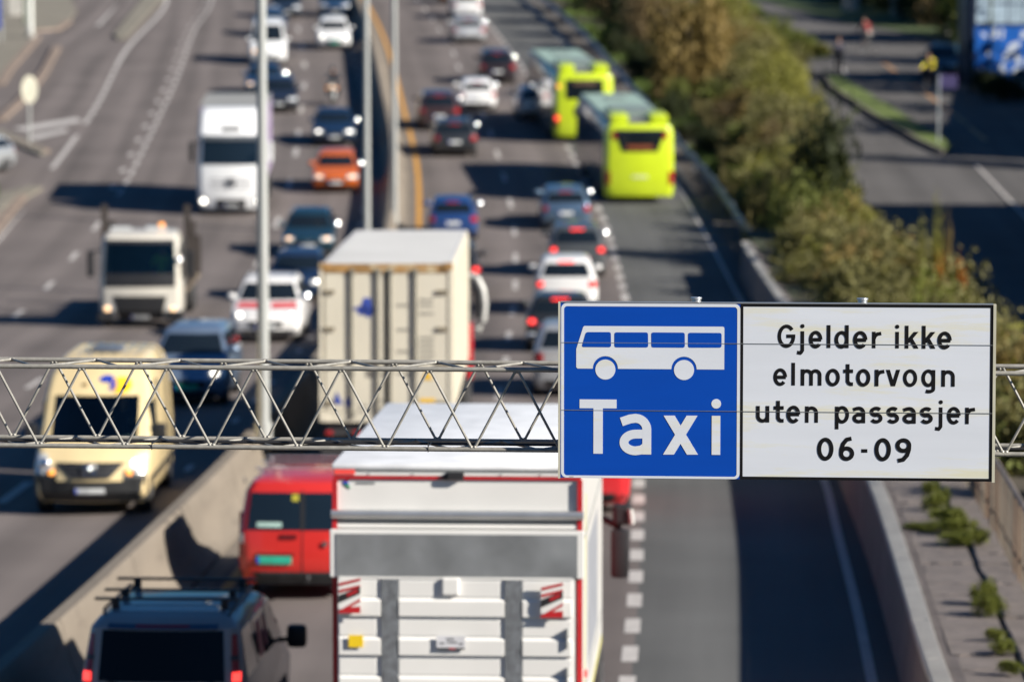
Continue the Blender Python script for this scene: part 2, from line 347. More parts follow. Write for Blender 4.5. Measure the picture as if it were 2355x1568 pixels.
# guardrail
gr=empty('guardrail',(0,0,0),0,'galvanised steel guardrail curving along the bus lane above the embankment','guardrail')
WB=[(0,.42),(.05,.46),(.05,.54),(0,.58),(.05,.62),(.05,.7),(0,.74),(-.02,.74),(-.02,.42)]
GRM=mat('guardrail_steel',(.22,.25,.29),.45,.6,.15,3)
y=126
while y<322:
    rings=[[(RAIL(k)-px,k,hz(k)+pz) for px,pz in WB] for k in (y,y+2,y+3.97)]
    MB().ringloft(rings).build('rail_beam',GRM,gr)
    MB().box(-.05,.05,-.03,.03,-.1,.72).build('post',GRM,gr,loc=(RAIL(y)+.1,y,hz(y))); y+=4
strip('verge_gravel',off(REDGE,.5),off(RAIL,.6),124,330,mat('gravel_verge',(.07,.06,.052),.95,0,.3,2,bump=.5),.003,3,uvc=REDGE)

# ---------------------------------------------------------------- lamp posts
def lamp_post(x,y,z0,side,label):
    r=empty('lamp_post',(x,y,z0),0,label,'lamp post','tall grey lamp posts standing on the median')
    MB().tube((0,0,0),(0,0,11.5),.115,14,.08).build('pole',GREYPOLE,r,sm=True)
    MB().tube((0,0,0),(0,0,.35),.16,14).build('base_collar',GREYPOLE,r,sm=True)
    MB().path([(0,0,11.4),(side*.5,0,11.9),(side*1.8,0,12.1)],.05,8).build('arm',GREYPOLE,r,sm=True)
    MB().box(side*1.7-.4,side*1.7+.4,-.14,.14,12.02,12.16).build('luminaire',ALU,r,bevel=.03)
lamp_post(MED(69.5)+.35,69.5,.95,1,'pale grey lamp post rising from the barrier in front of the white lorry cab')
for (px,yy,lb) in ((843,116,'grey lamp post rising behind the cream container trailer'),(907,137,'grey lamp post beside the sunlit face of the far barrier')):
    s_=8827.5/yy; x=(px-1177)/s_
    lamp_post(x,yy,hz(yy)+.3,-1,lb)

# ---------------------------------------------------------------- gantry truss and sign
GA=-.082; gd=Vector((math.cos(GA),math.sin(GA),0)); gn=Vector((math.sin(-GA),math.cos(GA),0))
def atY(px,py,Y):
    d=ray(px,py); t=Y/d[1]; return Vector((d[0]*t,Y,CAM_H+d[2]*t))
gant=empty('sign_gantry',(0,0,0),0,'slim galvanised lattice truss gantry crossing the whole road','gantry')
N0=atY(1285,1035,24.14); T0=atY(1285,851,24.14); hN=T0.z-N0.z; DEP=.5
def tp(x,z,d):   # position along the truss: x metres along from the sign's left edge, z above lower chord, d depth
    return Vector((N0.x,N0.y,N0.z))+gd*x+gn*d+Vector((0,0,z))
X0,X1=-26,9.5
for z,d in ((0,0),(hN,0),(0,DEP),(hN,DEP)):
    MB().tube(tp(X0,z,d),tp(X1,z,d),.0155,14).build('chord',GALV,gant,sm=True)
bay=.557; x_node=(66-1285)/366.0  # a lower front node
def brace(a,b,n):
    a=Vector(a);b=Vector(b); MB().tube(a,b,.0086,8).ball(a,.014,8,4).ball(b,.014,8,4).build('brace',GALV,gant,sm=True)
k0=int((X0+1-x_node)/bay); stuffb=MB()
for k in range(-3,30):
    a=x_node+k*bay-bay; g=.012
    pairs=[(tp(a+g,.014,0),tp(a+bay/2-g,hN-.014,0)),(tp(a+bay/2+g,hN-.014,0),tp(a+bay-g,.014,0)),
           (tp(a+g,hN-.014,DEP),tp(a+bay/2-g,.014,DEP)),(tp(a+bay/2+g,.014,DEP),tp(a+bay-g,hN-.014,DEP)),
           (tp(a+.03,hN,.014),tp(a+bay/2-g,hN,DEP-.014)),(tp(a+bay/2+g,hN,DEP-.014),tp(a+bay-.03,hN,.014)),
           (tp(a-.25*bay,0,.014),tp(a+.25*bay-g,0,DEP-.014)),(tp(a+.25*bay+g,0,DEP-.014),tp(a+.75*bay,0,.014))]
    vis=-4.2<a<6
    for q in pairs:
        if vis and a<3.6: brace(*q,0)
        else: stuffb.tube(q[0],q[1],.0072,6)
for k in range(-42,-3):
    a=x_node+k*bay-bay
    for z,d in ((0,0),(0,DEP)): stuffb.tube(tp(a,z,d),tp(a+bay/2,hN,d),.0072,6); stuffb.tube(tp(a+bay/2,hN,d),tp(a+bay,z,d),.0072,6)
o=stuffb.build('lattice',GALV,gant); o['kind']='stuff'
MB().tube(tp(X0,.012,.2),tp(X1,.012,.2),.009,8).tube(tp(X0,.008,.23),tp(X1,.008,.23),.007,8).build('cable',BLACKP,gant,sm=True)
for xx in (-.83,-2.6): MB().tube(tp(xx,.02,-.0),tp(xx,.02,.2),.004,6).tube(tp(xx,-.018,-.016),tp(xx,.04,-.016),.003,6).build('cable_tie',BLACKP,gant)
for xx in (X0,X1):
    p=tp(xx,0,DEP/2); MB().tube((p.x,p.y,0),(p.x,p.y,p.z+hN+.2),.12,14).build('mast',GALV,gant,sm=True)
# sign
K=.000816; WS=(3424-83)*K; HS=1352*K
SB=atY(1283,1098,24.0)
SGN=empty('bus_lane_sign',(SB.x,SB.y,SB.z),GA,'blue and white sign with a bus, Taxi and Gjelder ikke elmotorvogn text on the gantry','sign')
def su(x,y,c=2):
    if c==2: x=x+1437
    return ((x-83)*K, HS-(y-(94+.0113*(x-83)))*K)
S_BL=mat('sign_blue',(.0,.055,.37),.45,0,.05,1.2,spec=.25,stretch=(1,1,6)); S_WH=mat('sign_white',(.6,.63,.69),.45,0,.05,1.1,spec=.3,stretch=(.5,1,5),stain=((.62,.605,.48),1.2,.52))
S_BK=mat('sign_black',(.006,.006,.007),.6,spec=.15); S_EDGE=mat('sign_edge',(.55,.53,.42),.5,.2)
zs=[0,HS-.612*HS,HS-.227*HS,HS]; xm=(1480-83)*K
for i in range(3):
    MB().box(.014,xm,0,.03,zs[i]+.001,zs[i+1]-.0012).build('blue_panel',S_BL,SGN,bevel=.0008,seg=1)
    MB().box(xm+.0006,WS-.018,0,.03,zs[i]+.001,zs[i+1]-.0012).build('white_panel',S_WH,SGN,bevel=.0008,seg=1)
MB().box(.016,WS-.02,.012,.028,.004,HS-.004).build('backing_sheet',ALU,SGN)
MB().box(0,.0135,-.004,.05,-.004,HS+.003).build('edge_trim',S_EDGE,SGN); MB().box(WS-.0175,WS,-.004,.05,-.004,HS+.003).build('edge_trim',S_EDGE,SGN)
MB().box(.014,WS-.018,-.003,.05,HS,HS+.006).build('top_trim',ALU,SGN)
def rrect(x0,x1,z0,z1,r,n=6):
    pts=[]
    for cx,cz,a0 in ((x1-r,z1-r,0),(x0+r,z1-r,90),(x0+r,z0+r,180),(x1-r,z0+r,270)):
        for k in range(n+1): a=math.radians(a0+90*k/n); pts.append((cx+r*math.cos(a),cz+r*math.sin(a)))
    return pts
def slab(pts,y0,y1): return MB().prism(pts,'y',y0,y1)
def framering(o_,i_,y0,y1):
    mb=MB(); rs=[[(p[0],y1,p[1]) for p in o_],[(p[0],y0,p[1]) for p in o_],[(p[0],y0,p[1]) for p in i_],[(p[0],y1,p[1]) for p in i_]]
    return mb.ringloft(rs,close=True)
a=su(106,97,1); b=su(1479,1440,1)
framering(rrect(a[0],b[0],.002,HS-.003,.034),rrect(a[0]+.0175,b[0]-.0185,.0165,HS-.0225,.02),-.0012,.001).build('white_border',S_WH,SGN)
framering(rrect(xm+.001,WS-.018,.001,HS-.001,.002,1),rrect(xm+.0185,WS-.0355,.0195,HS-.0185,.002,1),-.0012,.001).build('black_border',S_BK,SGN)
# bus pictogram
ZL=[0]
def nexty():
    ZL[0]+=1; return -.0013-.00012*(ZL[0]%12)
def upoly(pts,c=1): return [su(x,y,c) for x,y in pts]
def flat(x): return x
def pic(pts): # straighten the sign's slope
    return upoly(pts)
def circ(cx,cy,r,a0=0,a1=360,n=32,c=1):
    x,z=su(cx,cy,c); return [(x+r*K*math.cos(math.radians(a0+(a1-a0)*k/n)),z+r*K*math.sin(math.radians(a0+(a1-a0)*k/n))) for k in range(n+1 if a1-a0<360 else n)]
bx=[su(222,452,1),su(275,283,1),su(283,275,1),su(1345,287,1),su(1358,298,1),su(1358,616,1)]
zb=su(446,605,1)[1]
w1=su(446,607,1); w2=su(1050,613,1); Rr=97*K
def arc_over(c): return [(c[0]+Rr*math.cos(math.radians(t)),zb+Rr*math.sin(math.radians(t))) for t in range(0,181,10)]
body=[su(222,452,1),su(275,283,1),su(284,275,1),su(1345,286,1),su(1355,290,1),(su(1358,300,1)[0],su(1358,302,1)[1]),(su(1358,610,1)[0],zb)]
low=arc_over(w2)+arc_over(w1)+[(su(232,600,1)[0],zb),(su(222,600,1)[0],zb+.008)]
from mathutils.geometry import tessellate_polygon
def ngon_clip(name,outer,m,y0,y1):
    P3=[Vector((p[0],0,p[1])) for p in outer]; tr=tessellate_polygon([P3])
    mb=MB(); mb.v=[(p[0],y1,p[1]) for p in outer]
    for t in tr:
        a,b,c=[Vector(mb.v[k]) for k in t]
        mb.f.append(tuple(t) if (b-a).cross(c-a).y<0 else tuple(t)[::-1])
    return mb.build(name,m,SGN,recalc=False)
ngon_clip('bus_symbol',body+low,S_WH,.001,-.0013)
for c in (w1,w2): slab([(c[0]+77*K*math.cos(math.radians(t)),c[1]-.0035+77*K*math.sin(math.radians(t))) for t in range(0,360,10)],.001,-.0015).build('bus_symbol_wheel',S_WH,SGN)
for q in ([(296,322),(488,323),(490,440),(263,437)],[(515,325),(773,327),(775,443),(515,441)],[(798,327),(1055,330),(1056,446),(799,443)],[(1080,331),(1337,334),(1337,447),(1080,446)]):
    P_=upoly(q); n=len(P_); out=[]
    for i in range(n):
        a,b,c=Vector(P_[i-1]),Vector(P_[i]),Vector(P_[(i+1)%n]); d1=(a-b).normalized();d2=(c-b).normalized(); r=.011
        out+=[tuple(b+d1*r),tuple(b+(d1+d2)*r*.3),tuple(b+d2*r)]
    ngon_clip('bus_symbol_window',out,S_BL,.001,-.0022)
def stroke(mb,pts,w,c=2):
    P_=[Vector(su(x,y,c)) for x,y in pts]; w=w*K/2; L=[];Rt=[]
    cl=(P_[0]-P_[-1]).length<1e-7
    if cl: P_=P_[:-1]
    n=len(P_)
    for i,p in enumerate(P_):
        a=P_[i-1] if (i or cl) else p; b=P_[(i+1)%n] if (i<n-1 or cl) else p
        d1=(p-a); d2=(b-p)
        if d1.length<1e-9: d1=d2
        if d2.length<1e-9: d2=d1
        d1=d1.normalized(); d2=d2.normalized(); n1=Vector((-d1.y,d1.x)); n2=Vector((-d2.y,d2.x)); m=(n1+n2).normalized(); k=w/max(.35,m.dot(n1))
        L.append(p+m*k); Rt.append(p-m*k)
    y=nexty(); rings=[[(l.x,y,l.y),(r.x,y,r.y),(r.x,.001,r.y),(l.x,.001,l.y)] for l,r in zip(L,Rt)]
    mb.ringloft(rings,close=cl)
def arc(cx,cy,rx,ry,a0,a1,n=18): # degrees, picture coords (y down), 0=right, 90=up
    return [(cx+rx*math.cos(math.radians(a0+(a1-a0)*k/n)),cy-ry*math.sin(math.radians(a0+(a1-a0)*k/n))) for k in range(n+1)]
def aform(mb,x0,x1,B,X,w,c):
    h=w/2;cx=(x0+x1)/2;rx=(x1-x0)/2-h
    ry=X*.3-h+w*.08; cyb=B-X*.3
    stroke(mb,[(x1-h,cyb-ry)]+arc(cx+h*.1,cyb,rx,ry,90,270,16)+[(cx+rx*.55,cyb+ry*.9),(x1-h,cyb+ry*.45)],w,c)
    q=min(rx,X*.34)
    stroke(mb,[(x0+h*.5,B-X+w*.85),(cx-rx*.45,B-X+h*1.05),(cx,B-X+h*.9)]+arc(x1-h-q,B-X+h*.9+q,q,q,75,0,9)+[(x1-h,B)],w,c)
def para(mb,a,b,T,B,w,c): # diagonal stroke with level ends: centre a at the top, b at the bottom
    y=nexty(); q=[su(a-w/2,T,c),su(a+w/2,T,c),su(b+w/2,B,c),su(b-w/2,B,c)]; mb.prism(q,'y',y,.001)
def glyph(mb,ch,x0,x1,B,X=126,A=174,w=27,c=2):
    # x0..x1 outer extent, B baseline y, X x-height, A ascender height
    h=w/2; T=B-X; cx=(x0+x1)/2; rx=(x1-x0)/2-h; ov=w*.18
    ry=(X+ov)/2-h+w*.1; cy=B-X/2
    def St(p): stroke(mb,p,w,c)
    if ch=='o': St(arc(cx,cy,rx,ry,0,360,28))
    elif ch=='e': St(arc(cx,cy,rx,ry,0,318,26)); St([(x1-h*.7,cy+1),(x0+h,cy+1)]); 
    elif ch=='l': St([(cx,B),(cx,B-A)])
    elif ch=='a': aform(mb,x0,x1,B,X,w,c)
    elif ch in 'dg':
        St(arc(cx,cy,rx,ry,0,360,28)); 
    if ch=='d': St([(x1-h,B),(x1-h,B-A)])
    if ch=='g': St([(x1-h,T),(x1-h,B+w*.7)]+arc(cx+rx*.1,B+w*.7,rx*.9,w*.75,0,-128,12)[1:])
    if ch=='m':
        xm_=(x0+x1)/2; r=(xm_-x0)/2-0
        St([(x0+h,B),(x0+h,T)])
        for a,b in ((x0+h,xm_),(xm_,x1-h)):
            q=(b-a)/2; St(arc((a+b)/2,T+h+q,q,q,180,0,14)+[(b,B)])
    if ch=='n':
        St([(x0+h,B),(x0+h,T)]); q=(x1-x0-w)/2; St(arc(cx,T+h+q,q,q,170,0,14)+[(x1-h,B)])
    if ch=='u':
        St([(x1-h,B),(x1-h,T)]); q=(x1-x0-w)/2; St([(x0+h,T)]+arc(cx,B-h-q+2,q,q,180,350,14))
    if ch=='r':
        St([(x0+h,B),(x0+h,T)]); St([(x0+h,T+w*2.1),(x0+h+w*.35,T+w*1.25),(x0+h+w*1.0,T+w*.68),(x1,T+w*.5)])
    if ch=='p': St([(x0+h,T),(x0+h,B+(A-X)*1.0)]); St(arc(cx,cy,rx,ry,0,360,28))
    if ch=='i': St([(cx,B),(cx,T)])
    if ch=='j': St([(x1-h,T),(x1-h,B+w*.75),(x1-h-w*.3,B+w*1.25),(x1-w*1.05,B+w*1.5),(x0,B+w*1.35)])
    if ch in 'ij':
        px=cx if ch=='i' else x1-h; q=w*.58
        mb.prism([(su(px,T-w*1.45,c)[0]+q*K*math.cos(t*math.pi/9),su(px,T-w*1.45,c)[1]+q*K*math.sin(t*math.pi/9)) for t in range(18)],'y',nexty(),.001)
    if ch=='k': St([(x0+h,B),(x0+h,B-A)]); para(mb,x1-w*.68,x0+h+w*.1,T,T+X*.66,w*1.3,c); para(mb,x0+h+w*1.0,x1-w*.6,T+X*.38,B,w*1.25,c)
    if ch=='t': St([(x0+w*1.2,T-w*1.5),(x0+w*1.2,B-w*1.3),(x0+w*1.5,B-w*.75),(x0+w*2.0,B-w*.5),(x1,B-h)]); St([(x0,T+h),(x1,T+h)])
    if ch=='v': para(mb,x0+h*1.1,cx-1,T,B,w*1.12,c); para(mb,x1-h*1.1,cx+1,T,B,w*1.12,c)
    if ch=='s':
        q=(X-w)/4+2; St(arc(cx,T+h+q-2,rx,q,35,180,9)+arc(cx,T+h+q-2,rx,q,200,262,4)+arc(cx,B-h-q+2,rx,q,82,0,6)+arc(cx,B-h-q+2,rx,q,-15,-155,10))
    if ch=='G': 
        St(arc(cx,B-A/2,rx,A/2-h+3,38,338,26)+[(x1-h,B-A*.46)]); St([(x1,B-A*.5),(cx,B-A*.5)])
    if ch=='0': St(arc(cx,B-A/2,rx,A/2-h+2,0,360,30))
    if ch=='6': ry2=A*.31-h+2; St(arc(cx,B-A*.31,rx,ry2,0,360,24)); St([(x0+h,B-A*.33),(x0+h+2,B-A*.5),(x0+h+rx*.35,B-A*.74),(x0+h+rx*1.0,B-A*.93),(x1-h*1.4,B-A+4)][:5])
    if ch=='9': ry2=A*.31-h+2; cy2=B-A+A*.31; St(arc(cx,cy2,rx,ry2,0,360,24)); St([(x1-h,cy2+2),(x1-h-2,B-A*.5),(x1-h-rx*.35,B-A*.26),(x1-h-rx*1.0,B-A*.07),(x0+h*1.2,B-4)])
    if ch=='-': St([(x0,B),(x1,B)])
def textline(name,items,B0,slope,m,c=2,**kw):
    for ch,a,b in items:
        mb=MB(); glyph(mb,ch,a,b,B0+slope*((a+b)/2),c=c,**kw); mb.build('letter',m,SGN)
sp=.0113
textline('lettering_line',[('G',328,463),('j',478,531),('e',567,670),('l',705,730),('d',763,870),('e',905,1012),('r',1047,1117),('i',1225,1251),('k',1297,1400),('k',1427,1528),('e',1545,1652)],444,sp,S_BK)
textline('lettering_line',[('e',297,402),('l',437,461),('m',507,665),('o',697,805),('t',832,905),('o',930,1037),('r',1072,1143),('v',1155,1263),('o',1285,1393),('g',1425,1530),('n',1577,1678)],734,sp,S_BK)
textline('lettering_line',[('u',168,268),('t',303,378),('e',400,505),('n',541,640),('p',770,877),('a',902,1000),('s',1035,1132),('s',1163,1258),('a',1285,1385),('s',1418,1514),('j',1532,1587),('e',1620,1725),('r',1760,1833)],1019,sp,S_BK)
textline('lettering_line',[('0',635,760),('6',803,918),('0',1073,1198),('9',1233,1352)],1308,sp,S_BK,w=31)
textline('lettering_line',[('-',972,1018)],1232,sp,S_BK)
TX=MB()
stroke(TX,[(248,874),(533,874+3)],68,1); stroke(TX,[(391,900),(391,1260)],72,1)
TX.build('letter',S_WH,SGN); TX=MB()
aform(TX,553,800,1267,310,68,1)
TX.build('letter',S_WH,SGN); TX=MB()
para(TX,937,1117,968,1269,84,1); para(TX,1113,933,969,1268,84,1)
TX.build('letter',S_WH,SGN); TX=MB()
stroke(TX,[(1297,971),(1297,1271)],66,1)
x,z=su(1298,878,1); TX.prism([(x+37*K*math.cos(t*math.pi/14),z+37*K*math.sin(t*math.pi/14)) for t in range(28)],'y',-.0014,.001)
TX.build('letter',S_WH,SGN)
# seams stay visible across the print
SEAM=mat('panel_seam',(.2,.21,.22),.5)
for z in zs[1:3]: MB().box(.014,WS-.018,-.0034,.001,z-.0011,z+.0011).build('panel_seam',SEAM,SGN)
MB().box(su(168,0,1)[0],su(203,0,1)[0],-.0018,.001,.006,.0095).build('maker_mark',mat('print_grey',(.12,.12,.12),.5),SGN)
for xx,dz in ((1598,0),(1978,0)):
    x=(xx-1283)/366.0
    MB().tube((x,.1,.06),(x,.1,HS+.02),.03,18).build('mounting_pole',ALU,SGN,sm=True)
    MB().tube((x,.1,HS+.02),(x,.1,HS+.032),.036,20).build('pole_cap',ALU,SGN,bevel=.003,sm=True)
    for z in (.2,.5,.9): MB().box(x-.05,x+.05,.03,.075,z-.02,z+.02).build('clamp',ALU,SGN)
#PART2
# ---------------------------------------------------------------- vehicle shell: rings of (z, y_rear, y_front, half_width, corner_radius)
class RB:
    def __init__(s,rings,bow=.06,bowr=.03): s.r=rings; s.bow=bow; s.bowr=bowr
    def at(s,z):
        r=s.r
        if z<=r[0][0]: return r[0][1:]
        for a,b in zip(r,r[1:]):
            if z<=b[0]:
                t=(z-a[0])/(b[0]-a[0]+1e-9); return tuple(p+(q-p)*t for p,q in zip(a[1:],b[1:]))
        return r[-1][1:]
    def fy(s,x,z,front=True):
        yr,yf,hw,rad=s.at(z); e=yf if front else yr; sg=1 if front else -1; b=s.bow if front else s.bowr
        f=hw-rad; ax=min(abs(x),hw)
        if ax<=f: return e+sg*(b*(1-(ax/f)**2)-b)
        return e+sg*(-b-rad+math.sqrt(max(0,rad*rad-(ax-f)**2)))
    def sx(s,y,z):
        yr,yf,hw,rad=s.at(z); y=max(yr,min(yf,y))
        if y>yf-rad: return hw-rad+math.sqrt(max(0,rad**2-(y-yf+rad)**2))
        if y<yr+rad: return hw-rad+math.sqrt(max(0,rad**2-(yr+rad-y)**2))
        return hw
    def ring(s,z):
        yr,yf,hw,rad=s.at(z); f=hw-rad; p=[]
        for k in range(7): x=f-2*f*k/6; p.append((x,s.fy(x,z),z))
        for k in (1,2,3):
            a=math.radians(90*k/4); p.append((-f-rad*math.sin(a),s.fy(-f-rad*math.sin(a),z),z))
        p.append((-hw,yf-rad-s.bow,z)); p.append((-hw,(yf+yr)/2,z)); p.append((-hw,yr+rad+s.bowr,z))
        for k in (3,2,1):
            a=math.radians(90*k/4); p.append((-f-rad*math.sin(a),s.fy(-f-rad*math.sin(a),z,False),z))
        for k in range(7): x=-f+2*f*k/6; p.append((x,s.fy(x,z,False),z))
        for k in (1,2,3):
            a=math.radians(90*k/4); p.append((f+rad*math.sin(a),s.fy(f+rad*math.sin(a),z,False),z))
        p.append((hw,yr+rad+s.bowr,z)); p.append((hw,(yf+yr)/2,z)); p.append((hw,yf-rad-s.bow,z))
        for k in (3,2,1):
            a=math.radians(90*k/4); p.append((f+rad*math.sin(a),s.fy(f+rad*math.sin(a),z),z))
        return p
    def mesh(s,hole=None):
        mb=MB(); mb.ringloft([s.ring(r[0]) for r in s.r])
        if hole is not None:
            n=len(s.ring(s.r[0][0])); mb.f=[f for i,f in enumerate(mb.f) if not (i//n==hole and i%n<6)]
        return mb
    def patch(s,face,z0,z1,a0,a1,d=.008,t0=None,t1=None,nu=6,nz=3,inn=.02):
        # a0,a1: x range (f,b) or y range (l,r) at z0; t0,t1 the same at z1
        t0=a0 if t0 is None else t0; t1=a1 if t1 is None else t1
        zz=sorted(set([z0,z1]+[r[0] for r in s.r if z0<r[0]<z1]+[z0+(z1-z0)*k/nz for k in range(nz+1)]))
        out=[];inr=[]
        for z in zz:
            t=(z-z0)/(z1-z0); lo=a0+(t0-a0)*t; hi=a1+(t1-a1)*t; ro=[];ri=[]
            for k in range(nu+1):
                u=lo+(hi-lo)*k/nu
                if face in 'fb':
                    y=s.fy(u,z,face=='f'); sg=1 if face=='f' else -1; ro.append((u,y+sg*d,z)); ri.append((u,y-sg*inn,z))
                else:
                    x=s.sx(u,z); sg=1 if face=='r' else -1; ro.append((sg*(x+d),u,z)); ri.append((sg*(x-inn),u,z))
            out.append(ro);inr.append(ri)
        mb=MB(); n=nu+1
        for g in out+inr: mb.v+=g
        m=len(zz)
        for j in range(m-1):
            for k in range(nu):
                a=j*n+k; mb.f.append((a,a+1,a+n+1,a+n)); b=a+m*n; mb.f.append((b,b+n,b+n+1,b+1))
        o=m*n
        for k in range(nu): mb.f.append((k,k+o,k+1+o,k+1)); q=(m-1)*n+k; mb.f.append((q,q+1,q+1+o,q+o))
        for j in range(m-1): a=j*n; mb.f.append((a,a+n,a+n+o,a+o)); a=j*n+nu; mb.f.append((a,a+o,a+n+o,a+n))
        return mb
HV=(sv+Vector((0,-1,.04))).normalized()
def cap(root,pos,name='glint_lens',a=.12,b=.035,m=None):  # added chrome lens, faced between sun and camera to throw a glint
    R3=root.rotation_euler.to_matrix(); n=(R3.inverted()@HV).normalized(); u=n.orthogonal().normalized(); w=n.cross(u); p=Vector(pos)
    rings=[[p+(u*math.cos(t)+w*math.sin(t))*a*math.sin(q)+n*b*math.cos(q) for t in [2*math.pi*k/16 for k in range(16)]] for q in [math.pi*(j+.1)/10.2 for j in range(11)]]
    return MB().ringloft(rings).build(name,m or CHROME,root,sm=True,ang=80)
def heading(cf,y): return math.atan((cf(y+3)-cf(y-3))/6)
def put(name,px,py,L,oncoming,label,cat,group,yaw=None,mid=0):
    x,y=gp(px,py); a=heading(MED,y+L/2) if yaw is None else yaw
    cx=x+math.sin(a)*L/2; cy=y+math.cos(a)*L/2
    s0,s1=hz(cy-L*.3),hz(cy+L*.3); sl_=math.atan((s1-s0)/(L*.6))
    return empty(name,(cx,cy,(s0+s1)/2),(math.pi if oncoming else 0)-a,label,cat,group,rx=-sl_ if oncoming else sl_)
def wheels(root,hw,ys,r=.33,w=.22,rimr=.6,proud=.012):
    for y in ys:
        for sg in (-1,1):
            x1=sg*(hw+proud); x0=sg*(hw+proud-w)
            t=MB().ringloft([[(x,y+q*math.cos(a),r+q*math.sin(a)) for a in [2*math.pi*k/20 for k in range(20)]] for x,q in ((x0,r*.93),(x0+sg*.03,r),(x1-sg*.03,r),(x1,r*.9))]).build('wheel',RUB,root,sm=True)
            MB().ringloft([[(x,y+q*math.cos(a),r+q*math.sin(a)) for a in [2*math.pi*k/16 for k in range(16)]] for x,q in ((x1-sg*.02,r*rimr),(x1+sg*.004,r*rimr),(x1-sg*.012,r*rimr*.8),(x1+sg*.002,r*.15))]).build('rim',RIM,t,sm=True)
def arches(root,rb,ys,r=.39):
    for y in ys:
        for sg in ('l','r'):
            x=rb.sx(y,.4)*(1 if sg=='r' else -1); s_=1 if x>0 else -1
            MB().ringloft([[(xx,y+r*math.cos(a),.33+r*math.sin(a)) for a in [math.pi*k/14 for k in range(15)]] for xx in (x-s_*.05,x+s_*.006)]).build('wheel_arch',BLACKP,root)
def plate(root,rb,face,z,x=0,green=False,w=.52,d=.02):
    p=rb.patch(face,z,z+.115,x-w/2,x+w/2,d,nz=1,nu=2).build('number_plate',PLATE_G if green else PLATE,root)
    sg=-1 if face=='b' else 1; xl=x-w/2 if face=='b' else x+w/2-.05
    rb.patch(face,z+.008,z+.107,xl+.003,xl+.045,d+.003,nz=1,nu=1).build('plate_band',PBLUE,p)
CARR={
 'hatch':dict(L=4.15,W=1.78,H=1.48,cow=1.05,wst=1.75,rb=.06,rt=.42,belt=.96),
 'suv':dict(L=4.5,W=1.86,H=1.68,cow=1.05,wst=1.7,rb=.05,rt=.3,belt=1.08),
 'estate':dict(L=4.7,W=1.82,H=1.5,cow=1.15,wst=1.95,rb=.08,rt=.4,belt=.98),
 'sedan':dict(L=4.75,W=1.84,H=1.46,cow=1.15,wst=2.0,rb=.75,rt=1.35,belt=.98),
 'mini':dict(L=3.7,W=1.66,H=1.52,cow=.85,wst=1.45,rb=.05,rt=.3,belt=.98),
 'van':dict(L=4.6,W=1.82,H=1.85,cow=.95,wst=1.75,rb=.03,rt=.12,belt=1.1),
 'bigvan':dict(L=5.2,W=1.95,H=2.25,cow=.85,wst=1.6,rb=.02,rt=.1,belt=1.25)}
